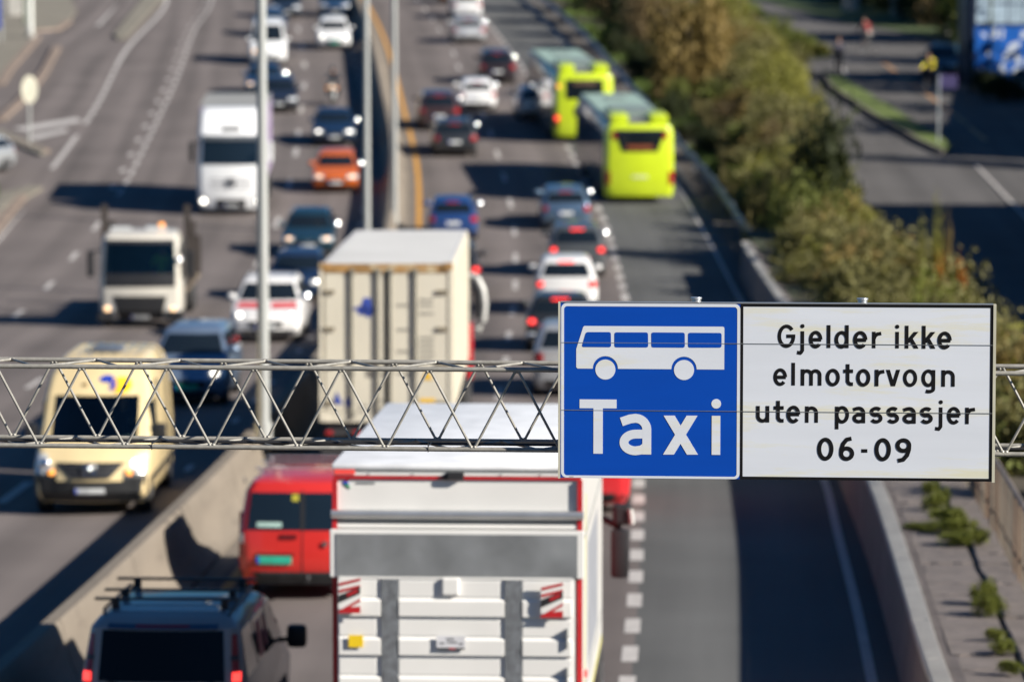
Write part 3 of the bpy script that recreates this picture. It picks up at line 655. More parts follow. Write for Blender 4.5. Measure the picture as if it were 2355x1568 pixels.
def car(kind,col,px,py,oncoming,label,group,cat='car',lit=None,brake=False,green=False,metal=0.0,scale=1.0,W=None,yaw=None,plate_on=True,roof=None,rails=False,stripe=None,name=None,H=None,mirror=True,glint=False):
    c=dict(CARR[kind]); 
    if W: c['W']=W
    if H: c['H']=H
    L,Wd,Hh,b=c['L'],c['W'],c['H'],c['belt']; hw=Wd/2; h2=L/2
    root=put(name or ('parked_car' if False else 'car'),px,py,L,oncoming,label,cat,group,yaw)
    pm=paint(str(col)+str(metal),col,metal)
    R_=[(.2,-h2+.15,h2-.22,hw-.1,.12),(.36,-h2+.02,h2-.04,hw-.02,.2),(.6,-h2,h2,hw,.24),(.74 if b<1.05 else .82,-h2+.02,h2-.12,hw,.24),(b-.06,-h2+.05,h2-c['cow']+.2,hw-.02,.2),(b,-h2+c['rb'],h2-c['cow'],hw-.04,.16),
        (Hh-.14,-h2+c['rt'],h2-c['wst'],hw-.2,.14),(Hh-.05,-h2+c['rt']+.1,h2-c['wst']-.2,hw-.27,.14),(Hh,-h2+c['rt']+.35,h2-c['wst']-.55,hw-.42,.14)]
    rb=RB(R_,bow=.12,bowr=.05)
    rb.mesh().build('body',pm,root,sm=True,ang=28)
    zt=Hh-.16
    rb.patch('f',b+.02,zt,-hw+.14,hw-.14,t0=-hw+.3,t1=hw-.3).build('windscreen',GLASS,root)
    rb.patch('b',b+.06,zt,-hw+.2,hw-.2,t0=-hw+.33,t1=hw-.33).build('rear_window',GLASS,root)
    f0=h2-c['cow']-.35; f1=h2-c['wst']-.1; r0=-h2+c['rb']+.25; r1=-h2+c['rt']+.25; mid=(f1+r1)/2
    for sd in 'lr':
        rb.patch(sd,b+.03,zt,mid+.05,f0,t0=mid+.05,t1=f1).build('side_window',GLASS,root)
        rb.patch(sd,b+.03,zt,r0,mid-.05,t0=r1,t1=mid-.05).build('side_window',GLASS,root)
    for sg in (-1,1):
        a,e=sorted((sg*hw*.52,sg*(hw-.03)))
        hl=rb.patch('f',.6 if b<1.05 else .68,.74 if b<1.05 else .84,a,e,.012).build('headlight',LAMP,root)
        if lit: MB().ball((sg*(hw-.25),rb.fy(sg*(hw-.25),.68)+.0,.68 if b<1.05 else .76),(.085,.05,.06)).build('bulb',LAMP_ON if lit=='w' else LAMP_W,hl,sm=True)
        a,e=sorted((sg*hw*.72,sg*(hw-.02)))
        tl=rb.patch('b',b-.26,b-.06,a,e,.014).build('tail_light',RED_OFF,root)
        if brake: MB().ball((sg*(hw-.17),rb.fy(sg*(hw-.17),b-.16,False)-.0,b-.16),(.1,.06,.07)).build('bulb',RED_ON,tl,sm=True)
        if mirror:
            MB().ball((sg*(hw+.06),h2-c['cow']-.35,b+.1),(.13,.07,.09)).build('mirror',pm,root,sm=True)
    if glint: sg=-1 if oncoming else 1; cap(root,(sg*(hw+.1),h2-c['cow']-.35+(.1 if oncoming else -.1),b+.12),a=.13)  # glint lens added beside the real mirror
    rb.patch('b',Hh-.135,Hh-.1,-.22,.22,.02).build('brake_light',RED_ON if brake else RED_OFF,root)
    rb.patch('f',.44,.6,-hw*.48,hw*.48,.008).build('grille',BLACKP,root); rb.patch('f',.24,.36,-hw*.7,hw*.7,.008).build('air_intake',BLACKP,root)
    MB().ball((0,rb.fy(0,.56)+.01,.56 if b<1.05 else .66),(.055,.015,.05)).build('badge',CHROME,root,sm=True)
    rb.patch('b',.24,.4,-hw+.1,hw-.1,.01).build('bumper',BLACKP,root)
    plate(root,rb,'b',.62 if b>1.05 else .6,0,green); plate(root,rb,'f',.4,0,green)
    wy=(-h2+.85,h2-.85); wheels(root,hw-.02,wy,.32 if Hh<1.6 else .35); arches(root,rb,wy)
    if rails:
        for sg in (-1,1): MB().path([(sg*(hw-.3),-h2+.8,Hh-.03),(sg*(hw-.31),-h2+.9,Hh+.03),(sg*(hw-.31),h2-2.2,Hh+.03),(sg*(hw-.3),h2-2.1,Hh-.03)],.018).build('roof_rail',ALU,root,sm=True)
    if stripe:
        for sg in (-1,1):
            a,e=sorted((sg*.12,sg*(hw-.1))); rb.patch('f',b-.16,b-.03,a,e,.01,t0=a*.9,t1=e*.9).build('red_stripe',stripe,root)
    return root,rb
GL='cars driving towards the camera on the left carriageway'; GRt='cars driving away on the right carriageway'
# --- oncoming carriageway
car('van',(.2,.27,.38),428,937,True,'silver blue car with green plate half hidden beside the yellow van',GL,lit='w',green=True,metal=.5,W=1.76,H=1.68)
car('suv',(.72,.71,.7),610,790,True,'white car with red bonnet stripes and lit headlights behind the near lamp post',GL,lit='w',rails=True,stripe=mat('stripe_red',(.5,.03,.04),.4),W=1.9,glint=True)
car('hatch',(.02,.04,.09),680,700,True,'dark navy car between the red striped car and the teal car',GL,lit='w',metal=.3)
car('hatch',(.015,.045,.07),707,596,True,'dark teal hatchback with orange glowing headlights left of the container trailer',GL,lit='o',metal=.3,glint=True)
car('hatch',(.55,.12,.02),771,447,True,'bright orange hatchback with lit headlights in the inner lane',GL,lit='o',metal=.2,glint=True)
car('sedan',(.012,.03,.07),768,340,True,'dark blue saloon with bright headlights ahead of the orange car',GL,lit='w',metal=.3,glint=True)
car('suv',(.72,.72,.72),768,117,True,'white crossover with green plate at the far end of the inner lane',GL,lit='w',green=True)
car('bigvan',(.7,.71,.72),616,152,True,'white van with warm headlights behind the upper lamp post',GL,cat='van',lit='o',name='van',W=1.98)
car('sedan',(.02,.06,.13),607,226,True,'blue saloon with orange headlights directly in front of the white van',GL,lit='o',metal=.4,glint=True)
car('suv',(.012,.02,.035),657,46,True,'black car at the top edge right of the upper lamp post',GL,lit=None)
car('suv',(.015,.04,.09),770,42,True,'dark blue car at the top edge behind the white crossover',GL)
car('estate',(.02,.05,.11),622,88,True,'dark blue car just behind the white van',GL)
car('estate',(.014,.018,.03),640,262,True,'black car following close behind the white lorry cab',GL)
# --- right carriageway
car('estate',(.12,.19,.28),1301,532,False,'blue grey saloon with white plate in the middle lane before the yellow bus',GRt,metal=.6,glint=True)
car('suv',(.1,.11,.12),1327,640,False,'dark grey car with lit red brake lights behind the blue grey saloon',GRt,brake=True,metal=.4,glint=True)
car('suv',(.7,.7,.7),1302,726,False,'white car with roof brake light lit in the middle lane',GRt,brake=True,W=1.84)
car('estate',(.03,.032,.035),1288,812,False,'dark grey estate car with glowing left brake light just above the sign',GRt,brake=True,green=True,metal=.3)
car('suv',(.45,.47,.5),1316,915,False,'silver car half hidden behind the left edge of the blue sign',GRt,metal=.5)
car('hatch',(.02,.06,.2),1041,556,False,'blue hatchback just beyond the cream container trailer',GRt,metal=.3,glint=True)
car('suv',(.02,.02,.024),1036,690,False,'black car hidden beyond the container trailer with its right brake light lit',GRt,brake=True)
car('estate',(.03,.032,.036),1046,363,False,'black estate car with red lamps in the inner lane',GRt,W=1.9,metal=.2,rails=True,glint=True)
car('suv',(.05,.03,.035),1010,302,False,'dark maroon car just left of the white saloon',GRt,metal=.2,glint=True)
car('hatch',(.75,.75,.76),1098,258,False,'white saloon in the middle lane behind the black small car',GRt,glint=True)
car('suv',(.03,.022,.028),1144,196,False,'small black car with red tail lamps alone beside the bus lane line',GRt,metal=.2,glint=True)
car('hatch',(.45,.46,.48),1078,102,False,'silver car with dark rear window near the top of the road',GRt,metal=.3,W=1.95,glint=True)
car('suv',(.66,.66,.67),1074,46,False,'white car partly cut off by the top edge of the road',GRt,glint=True)
car('mini',(.3,.1,.03),1040,10,False,'small brown orange car at the very top of the inner lane',GRt)
car('mini',(.5,.51,.53),1229,279,False,'silver car squeezed beside the far yellow bus',GRt,metal=.4)
car('suv',(.5,.02,.025),1326,1187,False,'red car whose right corner shows between the white lorry and the sign',GRt)
car('hatch',(.4,.42,.44),-135,412,True,'silver car cut off by the left edge of the picture',None,metal=.5,yaw=.5)
car('van',(.65,.65,.66),1905,6,True,'white van parked at the top beyond the bushes',None,cat='van',name='van',yaw=.4)
car('suv',(.02,.024,.027),2157,186,True,'dark car standing behind the yellow jacketed cyclist',None,yaw=.2)
car('estate',(.04,.07,.075),2352,226,False,'dark teal car parked below the blue kiosk at the right edge',None,yaw=.7)

# --- glass one can look through, drivers
TG=bpy.data.materials.new('windscreen_glass'); TG.use_nodes=True; n_=TG.node_tree.nodes; l_=TG.node_tree.links; n_.clear()
tr=n_.new('ShaderNodeBsdfTransparent'); tr.inputs[0].default_value=(.8,.86,.84,1); gl=n_.new('ShaderNodeBsdfGlossy'); gl.inputs['Roughness'].default_value=.03
mx=n_.new('ShaderNodeMixShader'); fr=n_.new('ShaderNodeFresnel'); fr.inputs[0].default_value=1.5; oo=n_.new('ShaderNodeOutputMaterial')
l_.new(fr.outputs[0],mx.inputs[0]); l_.new(tr.outputs[0],mx.inputs[1]); l_.new(gl.outputs[0],mx.inputs[2]); l_.new(mx.outputs[0],oo.inputs[0])
INT=mat('cab_interior',(.02,.022,.024),.8,0,.3,4)
def skinmesh(name,J,E,m,parent=None,sub=2,root=0):
    me=bpy.data.meshes.new(name); me.from_pydata([j[:3] for j in J],E,[]); o=bpy.data.objects.new(name,me); link(o)
    o.modifiers.new('s','SKIN'); 
    if not me.skin_vertices: 
        bm=bmesh.new(); bm.from_mesh(me); bm.verts.layers.skin.verify(); bm.to_mesh(me); bm.free()
    for i,j in enumerate(J): sv_=me.skin_vertices[0].data[i]; sv_.radius=(j[3],j[4] if len(j)>4 else j[3]); sv_.use_root=(i==root)
    o.modifiers.new('u','SUBSURF').levels=sub; o.modifiers['u'].render_levels=sub
    dg=bpy.context.evaluated_depsgraph_get(); dg.update(); nm=bpy.data.meshes.new_from_object(o.evaluated_get(dg)); o.modifiers.clear(); o.data=nm
    for p in nm.polygons: p.use_smooth=True
    nm.materials.clear(); nm.materials.append(m)
    if parent: o.parent=parent
    return o
POSE={
 'stand':dict(hip=(0,0,.93),ch=(0,.02,1.3),nk=(0,.02,1.48),hd=(0,.04,1.64),kn=[(-.1,.03,.5),(.1,-.04,.5)],ft=[(-.11,.1,.05),(.11,-.08,.05)],el=[(-.27,-.03,1.15),(.27,.02,1.15)],hn=[(-.26,.12,.93),(.26,.15,.95)]),
 'cycle':dict(hip=(0,-.15,1.0),ch=(0,.08,1.35),nk=(0,.2,1.5),hd=(0,.3,1.64),kn=[(-.1,.22,.88),(.1,.15,.62)],ft=[(-.1,.1,.5),(.1,.02,.28)],el=[(-.25,.3,1.2),(.25,.3,1.2)],hn=[(-.24,.55,1.1),(.24,.55,1.1)]),
 'ride':dict(hip=(0,-.2,.85),ch=(0,.0,1.2),nk=(0,.08,1.36),hd=(0,.15,1.5),kn=[(-.28,.25,.75),(.28,.25,.75)],ft=[(-.22,-.02,.4),(.22,-.02,.4)],el=[(-.33,.18,1.08),(.33,.18,1.08)],hn=[(-.34,.48,1.05),(.34,.48,1.05)]),
 'drive':dict(hip=(0,-.1,.45),ch=(0,-.12,.85),nk=(0,-.1,1.02),hd=(0,-.05,1.17),kn=[(-.15,.35,.5),(.15,.35,.5)],ft=[(-.15,.55,.1),(.15,.55,.1)],el=[(-.28,.08,.72),(.28,.08,.72)],hn=[(-.17,.33,.82),(.17,.33,.82)])}
def person(pose,loc,rz,label,jcol,tcol,group=None,helmet=None,hair=(.04,.025,.015),scale=1.0):
    p=POSE[pose]; hip,ch,nk,hd=[Vector(p[k]) for k in ('hip','ch','nk','hd')]
    J=[(*hip,.13,.1),(*ch,.15,.1),(*nk,.055),(*hd,.085,.1),(hd.x,hd.y,hd.z+.09,.075,.09)]; E=[(0,1),(1,2),(2,3),(3,4)]
    JJ=[(*hip,.155,.125),(*((hip+ch)/2),.15,.12),(*ch,.17,.125),(*nk,.075)]; JE=[(0,1),(1,2),(2,3)]; TJ=[(*hip,.15,.12)]; TE=[]
    for i,sg in enumerate((-1,1)):
        sh=ch+Vector((sg*.17,0,.12)); el=Vector(p['el'][i]); hn=Vector(p['hn'][i]); hi=hip+Vector((sg*.09,0,-.04)); kn=Vector(p['kn'][i]); ft=Vector(p['ft'][i])
        b=len(J); J+=[(*sh,.055),(*el,.042),(*hn,.03),(*(hn+(hn-el).normalized()*.09),.022)]; E+=[(1,b),(b,b+1),(b+1,b+2),(b+2,b+3)]
        b=len(J); J+=[(*hi,.09),(*kn,.06),(*ft,.045),(ft.x,ft.y+.15,ft.z-.02,.035)]; E+=[(0,b),(b,b+1),(b+1,b+2),(b+2,b+3)]
        b=len(JJ); JJ+=[(*sh,.075),(*el,.06),(*(hn+(el-hn)*.12),.045)]; JE+=[(2,b),(b,b+1),(b+1,b+2)]
        b=len(TJ); TJ+=[(*hi,.105),(*kn,.08),(*(ft+(kn-ft)*.1),.06)]; TE+=[(0,b),(b,b+1),(b+1,b+2)]
    o=skinmesh('person',J,E,SKIN); tag(o,label,'person',group)
    skinmesh('jacket',JJ,JE,mat('cloth'+str(jcol),jcol,.85,0,.1,6),o); skinmesh('trousers',TJ,TE,mat('cloth'+str(tcol),tcol,.85,0,.1,6),o)
    for sg in (-1,1):
        MB().ball((hd.x+sg*.034,hd.y+.1,hd.z+.05),.012,8,5).build('eye',BLACKP,o)
        MB().ball((p['ft'][0 if sg<0 else 1][0],p['ft'][0 if sg<0 else 1][1]+.07,p['ft'][0 if sg<0 else 1][2]-.01),(.05,.14,.05)).build('shoe',BLACKP,o,sm=True)
    MB().tube((hd.x,hd.y+.1,hd.z+.04),(hd.x,hd.y+.125,hd.z+.0),.01,6,.016).build('nose',SKIN,o,sm=True)
    if helmet: MB().ball((hd.x,hd.y-.005,hd.z+.085),(.12,.145,.115),14,9).build('helmet',mat('helmet'+str(helmet),helmet,.3,coat=.5),o,sm=True)
    else: MB().ball((hd.x,hd.y-.025,hd.z+.09),(.098,.105,.095),12,8).build('hair',mat('hair',hair,.8),o,sm=True)
    o.location=loc; o.rotation_euler=(0,0,rz); o.scale=(scale,)*3
    return o
def local(root,x,y,z):
    M=Matrix.Translation(root.location)@root.rotation_euler.to_matrix().to_4x4(); return M@Vector((x,y,z))

# ---------------------------------------------------------------- yellow high-roof van (foreground left)
YP=paint('van_cream',(.68,.54,.3),0,.35)
v=put('delivery_van',203,1194,5.9,True,'cream yellow high roof van with blue and yellow emblem behind the truss','van',None,yaw=.0)
rb=RB([(.25,-2.9,2.72,.9,.15),(.45,-2.95,2.92,.985,.24),(.72,-2.95,2.96,.995,.26),(.95,-2.95,2.86,.995,.26),(1.15,-2.95,2.55,.985,.22),(1.33,-2.95,2.2,.98,.16),(2.1,-2.93,1.55,.925,.13),(2.42,-2.9,1.25,.88,.18),(2.62,-2.86,.85,.81,.2),(2.74,-2.8,.35,.7,.2)],bow=.16)
rb.mesh(hole=5).build('body',YP,v,sm=True,ang=30); v.scale=(1,.92,.95)
rb.patch('f',1.34,2.09,-.83,.83,.006,t0=-.79,t1=.79,nu=10,inn=.004).build('windscreen',TG,v)
for sg in (-1,1):
    rb.patch('f',1.33,2.1,*sorted((sg*.76,sg*.86)),.012,t0=sorted((sg*.74,sg*.82))[0],t1=sorted((sg*.74,sg*.82))[1]).build('pillar_trim',YP,v)
MB().box(-.95,.95,.2,.25,.3,2.3).box(-.92,.92,1.6,2.1,1.0,1.28).box(-.92,.92,.25,1.6,.5,.6).build('cab_interior',INT,v)
MB().box(-.84,-.3,1.85,2.02,1.285,1.38).box(.25,.62,1.85,1.95,1.285,1.36).build('dashboard_papers',mat('paper',(.32,.42,.42),.7),v)
for sx in (-.42,.42): MB().box(sx-.24,sx+.24,.5,.65,.6,1.75).box(sx-.12,sx+.12,.52,.62,1.76,1.95).build('seat',INT,v,bevel=.03)
# grille, lamps, bumper
rb.patch('f',.27,.66,-.97,.97,.018,nu=14).build('bumper',mat('bumper_grey',(.022,.023,.025),.5,0,.15,4),v)
for sg in (-1,1): rb.patch('f',.6,.86,*sorted((sg*.58,sg*.97)),.014,nu=4).build('bumper_corner',MATS['bumper_grey'],v)
g=rb.patch('f',.72,.99,-.34,.34,.02,t0=-.6,t1=.6,nu=12).build('grille',BLACKP,v)
for z in (.79,.86,.93): rb.patch('f',z-.008,z+.008,-.35-(z-.72)*.9,.35+(z-.72)*.9,.035,nu=12,nz=1).build('grille_bar',DKST,g)
bd=MB(); cy_=rb.fy(0,.86)+.05
for k in range(24):
    a,b=2*math.pi*k/24,2*math.pi*(k+1)/24; bd.tube((.115*math.cos(a),cy_,.87+.115*math.sin(a)),(.115*math.cos(b),cy_,.87+.115*math.sin(b)),.013,6)
for k in range(3): a=math.pi/2+k*2*math.pi/3; bd.tube((0,cy_,.87),(.11*math.cos(a),cy_,.87+.11*math.sin(a)),.018,6,.006)
bd.build('badge',CHROME,v,sm=True)
for sg in (-1,1):
    h=rb.patch('f',.78,1.12,*sorted((sg*.62,sg*.96)),.012,t0=min(sg*.78,sg*.97),t1=max(sg*.78,sg*.97),nu=6).build('headlight',LAMP,v)
    MB().ball((sg*.8,rb.fy(.8,.95)+.0,.95),(.11,.05,.11),14,9).build('reflector',LAMP_ON if sg<0 else CHROME,h,sm=True)
    MB().ball((sg*.66,rb.fy(.66,.82)+.0,.8),(.075,.05,.065),12,8).build('indicator',AMBER,h,sm=True)
    m_=MB().box(sg*1.02-.0,sg*1.24,1.72,1.86,1.25,1.62).build('mirror',BLACKP,v,bevel=.05,sm=True)
    MB().tube((sg*.95,1.85,1.35),(sg*1.08,1.8,1.4),.03,6).build('mirror_arm',BLACKP,m_)
    for a,b,zz in ((.6,1.5,2.0),(-2.6,-.2,.98)):
        rb.patch('r' if sg>0 else 'l',1.3 if a>0 else .55,2.0 if a>0 else .68,a,b+(.3 if a>0 else 2.5),.008,t0=a,t1=b if a>0 else b+2.5).build('side_window' if a>0 else 'side_moulding',GLASS if a>0 else BLACKP,v)
plate(v,rb,'f',.42,0,False,d=.045); cap(v,(0,rb.fy(0,.86)+.08,.9),'badge_glint',.06,.03)  # lens in front of the badge is added for its sun glint
e=MB(); zc=2.3
emb=empty  # the roof emblem: blue swoosh and yellow oval
def decal(rbx,root,pts,m,name,z0,x0,face='f',d=.012):
    mb=MB(); P3=[(x0+x,0,z0+z) for x,z in pts]; tr=tessellate_polygon([[Vector(q) for q in P3]])
    sg=1 if face=='f' else -1
    mb.v=[(x,rbx.fy(x,z,face=='f')+sg*d,z) for x,_,z in P3]; mb.f=[tuple(t) for t in tr]; return mb.build(name,m,root,recalc=False)
el=lambda rx,rz,ox=0,oz=0,a0=0,a1=360,n=20:[(ox+rx*math.cos(math.radians(a0+(a1-a0)*k/n)),oz+rz*math.sin(math.radians(a0+(a1-a0)*k/n))) for k in range(n)]
decal(rb,v,el(.18,.15),mat('emblem_yellow',(.75,.42,.02),.4),'emblem_yellow',2.28,-.42)
decal(rb,v,el(.17,.16,0,0,30,240,14)+el(.06,.07,.0,-.03,240,30,10),mat('emblem_blue',(.01,.04,.35),.4),'emblem_blue',2.3,-.16)
MB().ball((.22,rb.fy(.22,2.28),2.28),(.05,.03,.05)).build('roof_marker',mat('marker_brown',(.2,.13,.05),.4),v)
for k in range(7): x=-.6+k*.2; MB().box(x-.025,x+.025,-2.6,.1,2.735,2.752).build('roof_rib',mat('roof_rib',(.45,.36,.2),.5),v)
MB().box(-.28,.28,-.9,-.3,2.75,2.86).build('roof_vent',mat('vent_grey',(.1,.12,.16),.4),v,bevel=.05,sm=True)
wheels(v,.98,(-2.0,1.95),.36,.25); arches(v,rb,(-2.0,1.95),.42)
person('drive',local(v,-.42,1.0,.72),math.pi,'driver of the yellow van in dark clothes behind the windscreen',(.02,.025,.035),(.02,.02,.025))

# ---------------------------------------------------------------- red small van, rear view
RP=paint('van_red',(.52,.025,.02),0,.3)
v=put('red_van',686,1383,4.3,False,'red small van with green number plate and roof bars behind the dark people carrier','van',None)
rb=RB([(.25,-2.05,1.95,.8,.15),(.4,-2.13,2.12,.88,.18),(.62,-2.15,2.15,.905,.2),(.8,-2.13,2.05,.905,.2),(1.0,-2.11,1.3,.9,.16),(1.62,-2.0,.55,.8,.14),(1.74,-1.93,.3,.72,.14),(1.79,-1.75,.0,.6,.14)],bow=.1,bowr=.04)
rb.mesh().build('body',RP,v,sm=True,ang=30)
rb.patch('b',1.06,1.6,-.76,.03,.01,t0=-.7,t1=.03).build('rear_window',GLASS,v); rb.patch('b',1.06,1.6,.09,.76,.01,t0=.09,t1=.7).build('rear_window',GLASS,v)
rb.patch('b',1.06,1.6,.025,.095,.012,nu=1).build('window_divider',BLACKP,v); rb.patch('b',.42,1.64,.052,.064,.004,nu=1).build('door_gap',BLACKP,v); rb.patch('b',1.1,1.17,-.62,-.25,.014).build('window_sticker',mat('sticker_pale',(.35,.5,.45),.6),v)
rb.patch('b',1.48,1.58,-.1,.0,.014).build('yellow_tag',mat('tag_yellow',(.4,.36,.03),.6),v)
rb.patch('b',.25,.44,-.86,.86,.03).build('bumper',mat('bumper_grey',(.035,.036,.038),.5),v)
for sg in (-1,1):
    t=rb.patch('b',.66,1.3,*sorted((sg*.8,sg*.895)),.015,nu=3).build('tail_light',RED_OFF,v); rb.patch('b',.86,1.0,*sorted((sg*.81,sg*.89)),.02,nu=3).build('reverse_lens',LAMP,t)
    rb.patch('r' if sg>0 else 'l',1.05,1.55,-1.6,-.3,.008).build('side_window',GLASS,v); rb.patch('r' if sg>0 else 'l',1.05,1.55,-.2,.95,.008,t0=-.2,t1=.6).build('side_window',GLASS,v)
    MB().box(sg*.92,sg*1.08,.85,.95,1.05,1.25).build('mirror',BLACKP,v,bevel=.03)
h=rb.patch('b',.93,1.0,-.26,-.02,.02).build('door_handle',mat('handle_dark',(.12,.01,.012),.3),v)
plate(v,rb,'b',.56,-.36,True,d=.03); rb.patch('b',.68,.72,-.62,-.06,.02).build('plate_lamp_trim',mat('handle_dark',(.1,.01,.01),.3),v)
MB().prism([(.0,.05),(.05,0),(.0,-.05),(-.05,0)],'y',-2.15,-2.12).build('badge',CHROME,v,loc=(.4,-.0,.86))
for y in (-1.3,-.4,.3): b_=MB().tube((-.72,y,1.88),(.72,y,1.88),.016,8).box(-.66,-.62,y-.03,y+.03,1.7,1.88).box(.62,.66,y-.03,y+.03,1.7,1.88).build('roof_bar',ALU,v)
MB().tube((.15,-2.1,.35),(.15,-2.28,.33),.025,8).ball((.15,-2.28,.38),.035).build('tow_hitch',DKST,v,sm=True)
wheels(v,.89,(-1.35,1.4),.32); arches(v,rb,(-1.35,1.4))

# ---------------------------------------------------------------- dark grey people carrier, bottom left
GP=paint('carrier_grey',(.3,.28,.27),.1,.4)
v=put('people_carrier',369,1808,4.9,False,'dark grey people carrier with roof bars and two red tail lamps in the bottom left','car',None)
rb=RB([(.25,-2.3,2.2,.84,.16),(.4,-2.42,2.42,.92,.18),(.75,-2.45,2.4,.94,.2),(.98,-2.43,1.9,.935,.18),(1.14,-2.41,1.45,.925,.14),(1.74,-2.24,.6,.83,.12),(1.83,-2.12,.3,.76,.14),(1.88,-1.85,-.1,.62,.14)],bow=.1,bowr=.08)
rb.mesh().build('body',GP,v,sm=True,ang=30)
rb.patch('b',1.17,1.72,-.71,.71,.012,t0=-.68,t1=.68,nu=10).build('rear_window',mat('tinted_glass',(.004,.005,.007),.25,0,.05,2,spec=.2),v)
rb.patch('b',1.74,1.79,-.62,.62,.03,nu=8).build('rear_spoiler',mat('spoiler_blue',(.04,.09,.15),.25,.4,coat=.8),v); rb.patch('b',1.765,1.785,-.3,.3,.036,nu=8).build('brake_light',RED_OFF,v)
for sg in (-1,1):
    t=rb.patch('b',.75,1.68,*sorted((sg*.8,sg*.92)),.014,t0=min(sg*.775,sg*.83),t1=max(sg*.775,sg*.83),nu=3,nz=6).build('tail_light',RED_OFF,v)
    rb.patch('b',1.17,1.27,*sorted((sg*.795,sg*.885)),.022,nu=3).build('lit_lens',RED_ON,t); rb.patch('b',.9,1.08,*sorted((sg*.8,sg*.91)),.022,nu=3).build('reverse_lens',LAMP,t)
    rb.patch('b',1.4,1.45,*sorted((sg*.77,sg*.85)),.02,nu=2).build('lens_band',DKST,t)
    for a,b,t1 in ((-2.0,-1.1,-1.1),(-1.0,.0,.0),(.1,1.2,.75)): rb.patch('r' if sg>0 else 'l',1.16,1.68,a,b,.008,t0=a+(.1 if a<-1.5 else 0),t1=t1).build('side_window',GLASS,v)
    m_=MB().box(sg*1.02,sg*1.26,.95,1.1,1.02,1.3).build('mirror',BLACKP,v,bevel=.06,sm=True); MB().tube((sg*.9,1.1,1.1),(sg*1.06,1.03,1.12),.03,6).build('mirror_arm',BLACKP,m_)
    MB().path([(sg*.7,-1.9,1.84),(sg*.72,-1.8,1.9),(sg*.72,.1,1.9),(sg*.7,.2,1.84)],.018).build('roof_rail',DKST,v,sm=True)
for s0 in (-.55,.3):
    MB().tube((s0+.15,-2.44,1.12),(s0-.1 if s0<0 else s0+.35,-2.42,1.2),.012,6).build('wiper',BLACKP,v)
for y in (-1.6,-.9,.0): MB().box(-.86,.78,y-.03,y+.03,1.97,2.0).box(-.66,-.58,y-.05,y+.05,1.85,1.97).box(.58,.66,y-.05,y+.05,1.85,1.97).build('roof_bar',BLACKP,v,bevel=.006)
rb.patch('r',1.2,1.6,-.8,-.4,.014).build('red_sticker',mat('sticker_red',(.4,.02,.07),.4),v); rb.patch('r',1.25,1.6,-.2,-.05,.014).build('red_sticker',mat('sticker_red',(.4,.02,.07),.4),v)
rb.patch('b',.3,.5,-.85,.85,.03).build('bumper',BLACKP,v); plate(v,rb,'b',.85,0,False)
wheels(v,.92,(-1.5,1.5),.34); arches(v,rb,(-1.5,1.5))

# ---------------------------------------------------------------- white box lorry, hero, rear view
TW=mat('lorry_white',(.68,.67,.65),.35,0,.03,2,coat=.3); TRD=mat('lorry_red',(.4,.015,.02),.4); TGR=mat('lorry_seal_grey',(.2,.21,.21),.5)
v=put('box_lorry',1052,1960,8.2,False,'big white box lorry with red frame, grey tail lift plate and hazard flags','lorry',None,yaw=.055)
yb=-4.1; BL_=6.4; F=1.275
def zz(y): return 4.0-(y-205)/601.0
def xx(x,y=600): return (x-(928 if y<700 else 900-0))/601.0
MB().box(-F,F,yb+.06,yb+BL_,1.15,3.985).build('box_body',TW,v,bevel=.03)
MB().box(-F-.005,F+.005,yb-.01,yb+BL_,3.945,4.005).build('roof_edge',mat('roof_white',(.75,.76,.78),.4),v,bevel=.025,sm=True)
MB().box(-F+.02,F-.02,yb+.005,yb+.06,3.885,3.93).build('header_strip',TW,v); MB().box(-F+.03,F-.03,yb-.004,yb+.02,3.93,3.942).build('header_seal',TGR,v)
for x in [-.9,-.45,.45,.85]: MB().ball((x,yb,3.905),.008,6,4).build('rivet',TGR,v)
t=MB().box(-F+.02,-F+.23,yb-.006,yb+.03,3.895,3.945).build('marker_light',mat('marker_redwhite',(.6,.06,.05),.3,emit=.25),v)
MB().box(-.1,.07,yb-.05,yb+.05,3.85,3.93).build('reversing_camera',BLACKP,v,bevel=.012); MB().prism([(-.16,0),(.0,0),(-.04,.06),(-.12,.06)],'y',yb-.03,yb+.05).build('camera_bracket',BLACKP,v,loc=(-.0,0,3.85))
MB().box(-F+.01,F-.01,yb,yb+.06,3.848,3.882).build('red_frame_top',TRD,v)
for sg in (-1,1): MB().box(*sorted((sg*(F-.05),sg*F)),yb-.02,yb+.06,1.15,3.847).build('red_frame_side',TRD,v)
MB().box(-F+.037,F-.037,yb+.02,yb+.055,3.53,3.845).build('upper_door_panel',TW,v,bevel=.006)
MB().tube((-F-.01,yb-.02,3.49),(F+.01,yb-.02,3.49),.045,16).build('door_roller',ALU,v,sm=True)
MB().box(-F+.04,F-.06,yb+.0,yb+.05,3.395,3.435).build('rubber_seal',TGR,v); MB().box(-F+.037,F-.05,yb-.01,yb+.05,3.345,3.392).build('lower_rail',TW,v,bevel=.008)
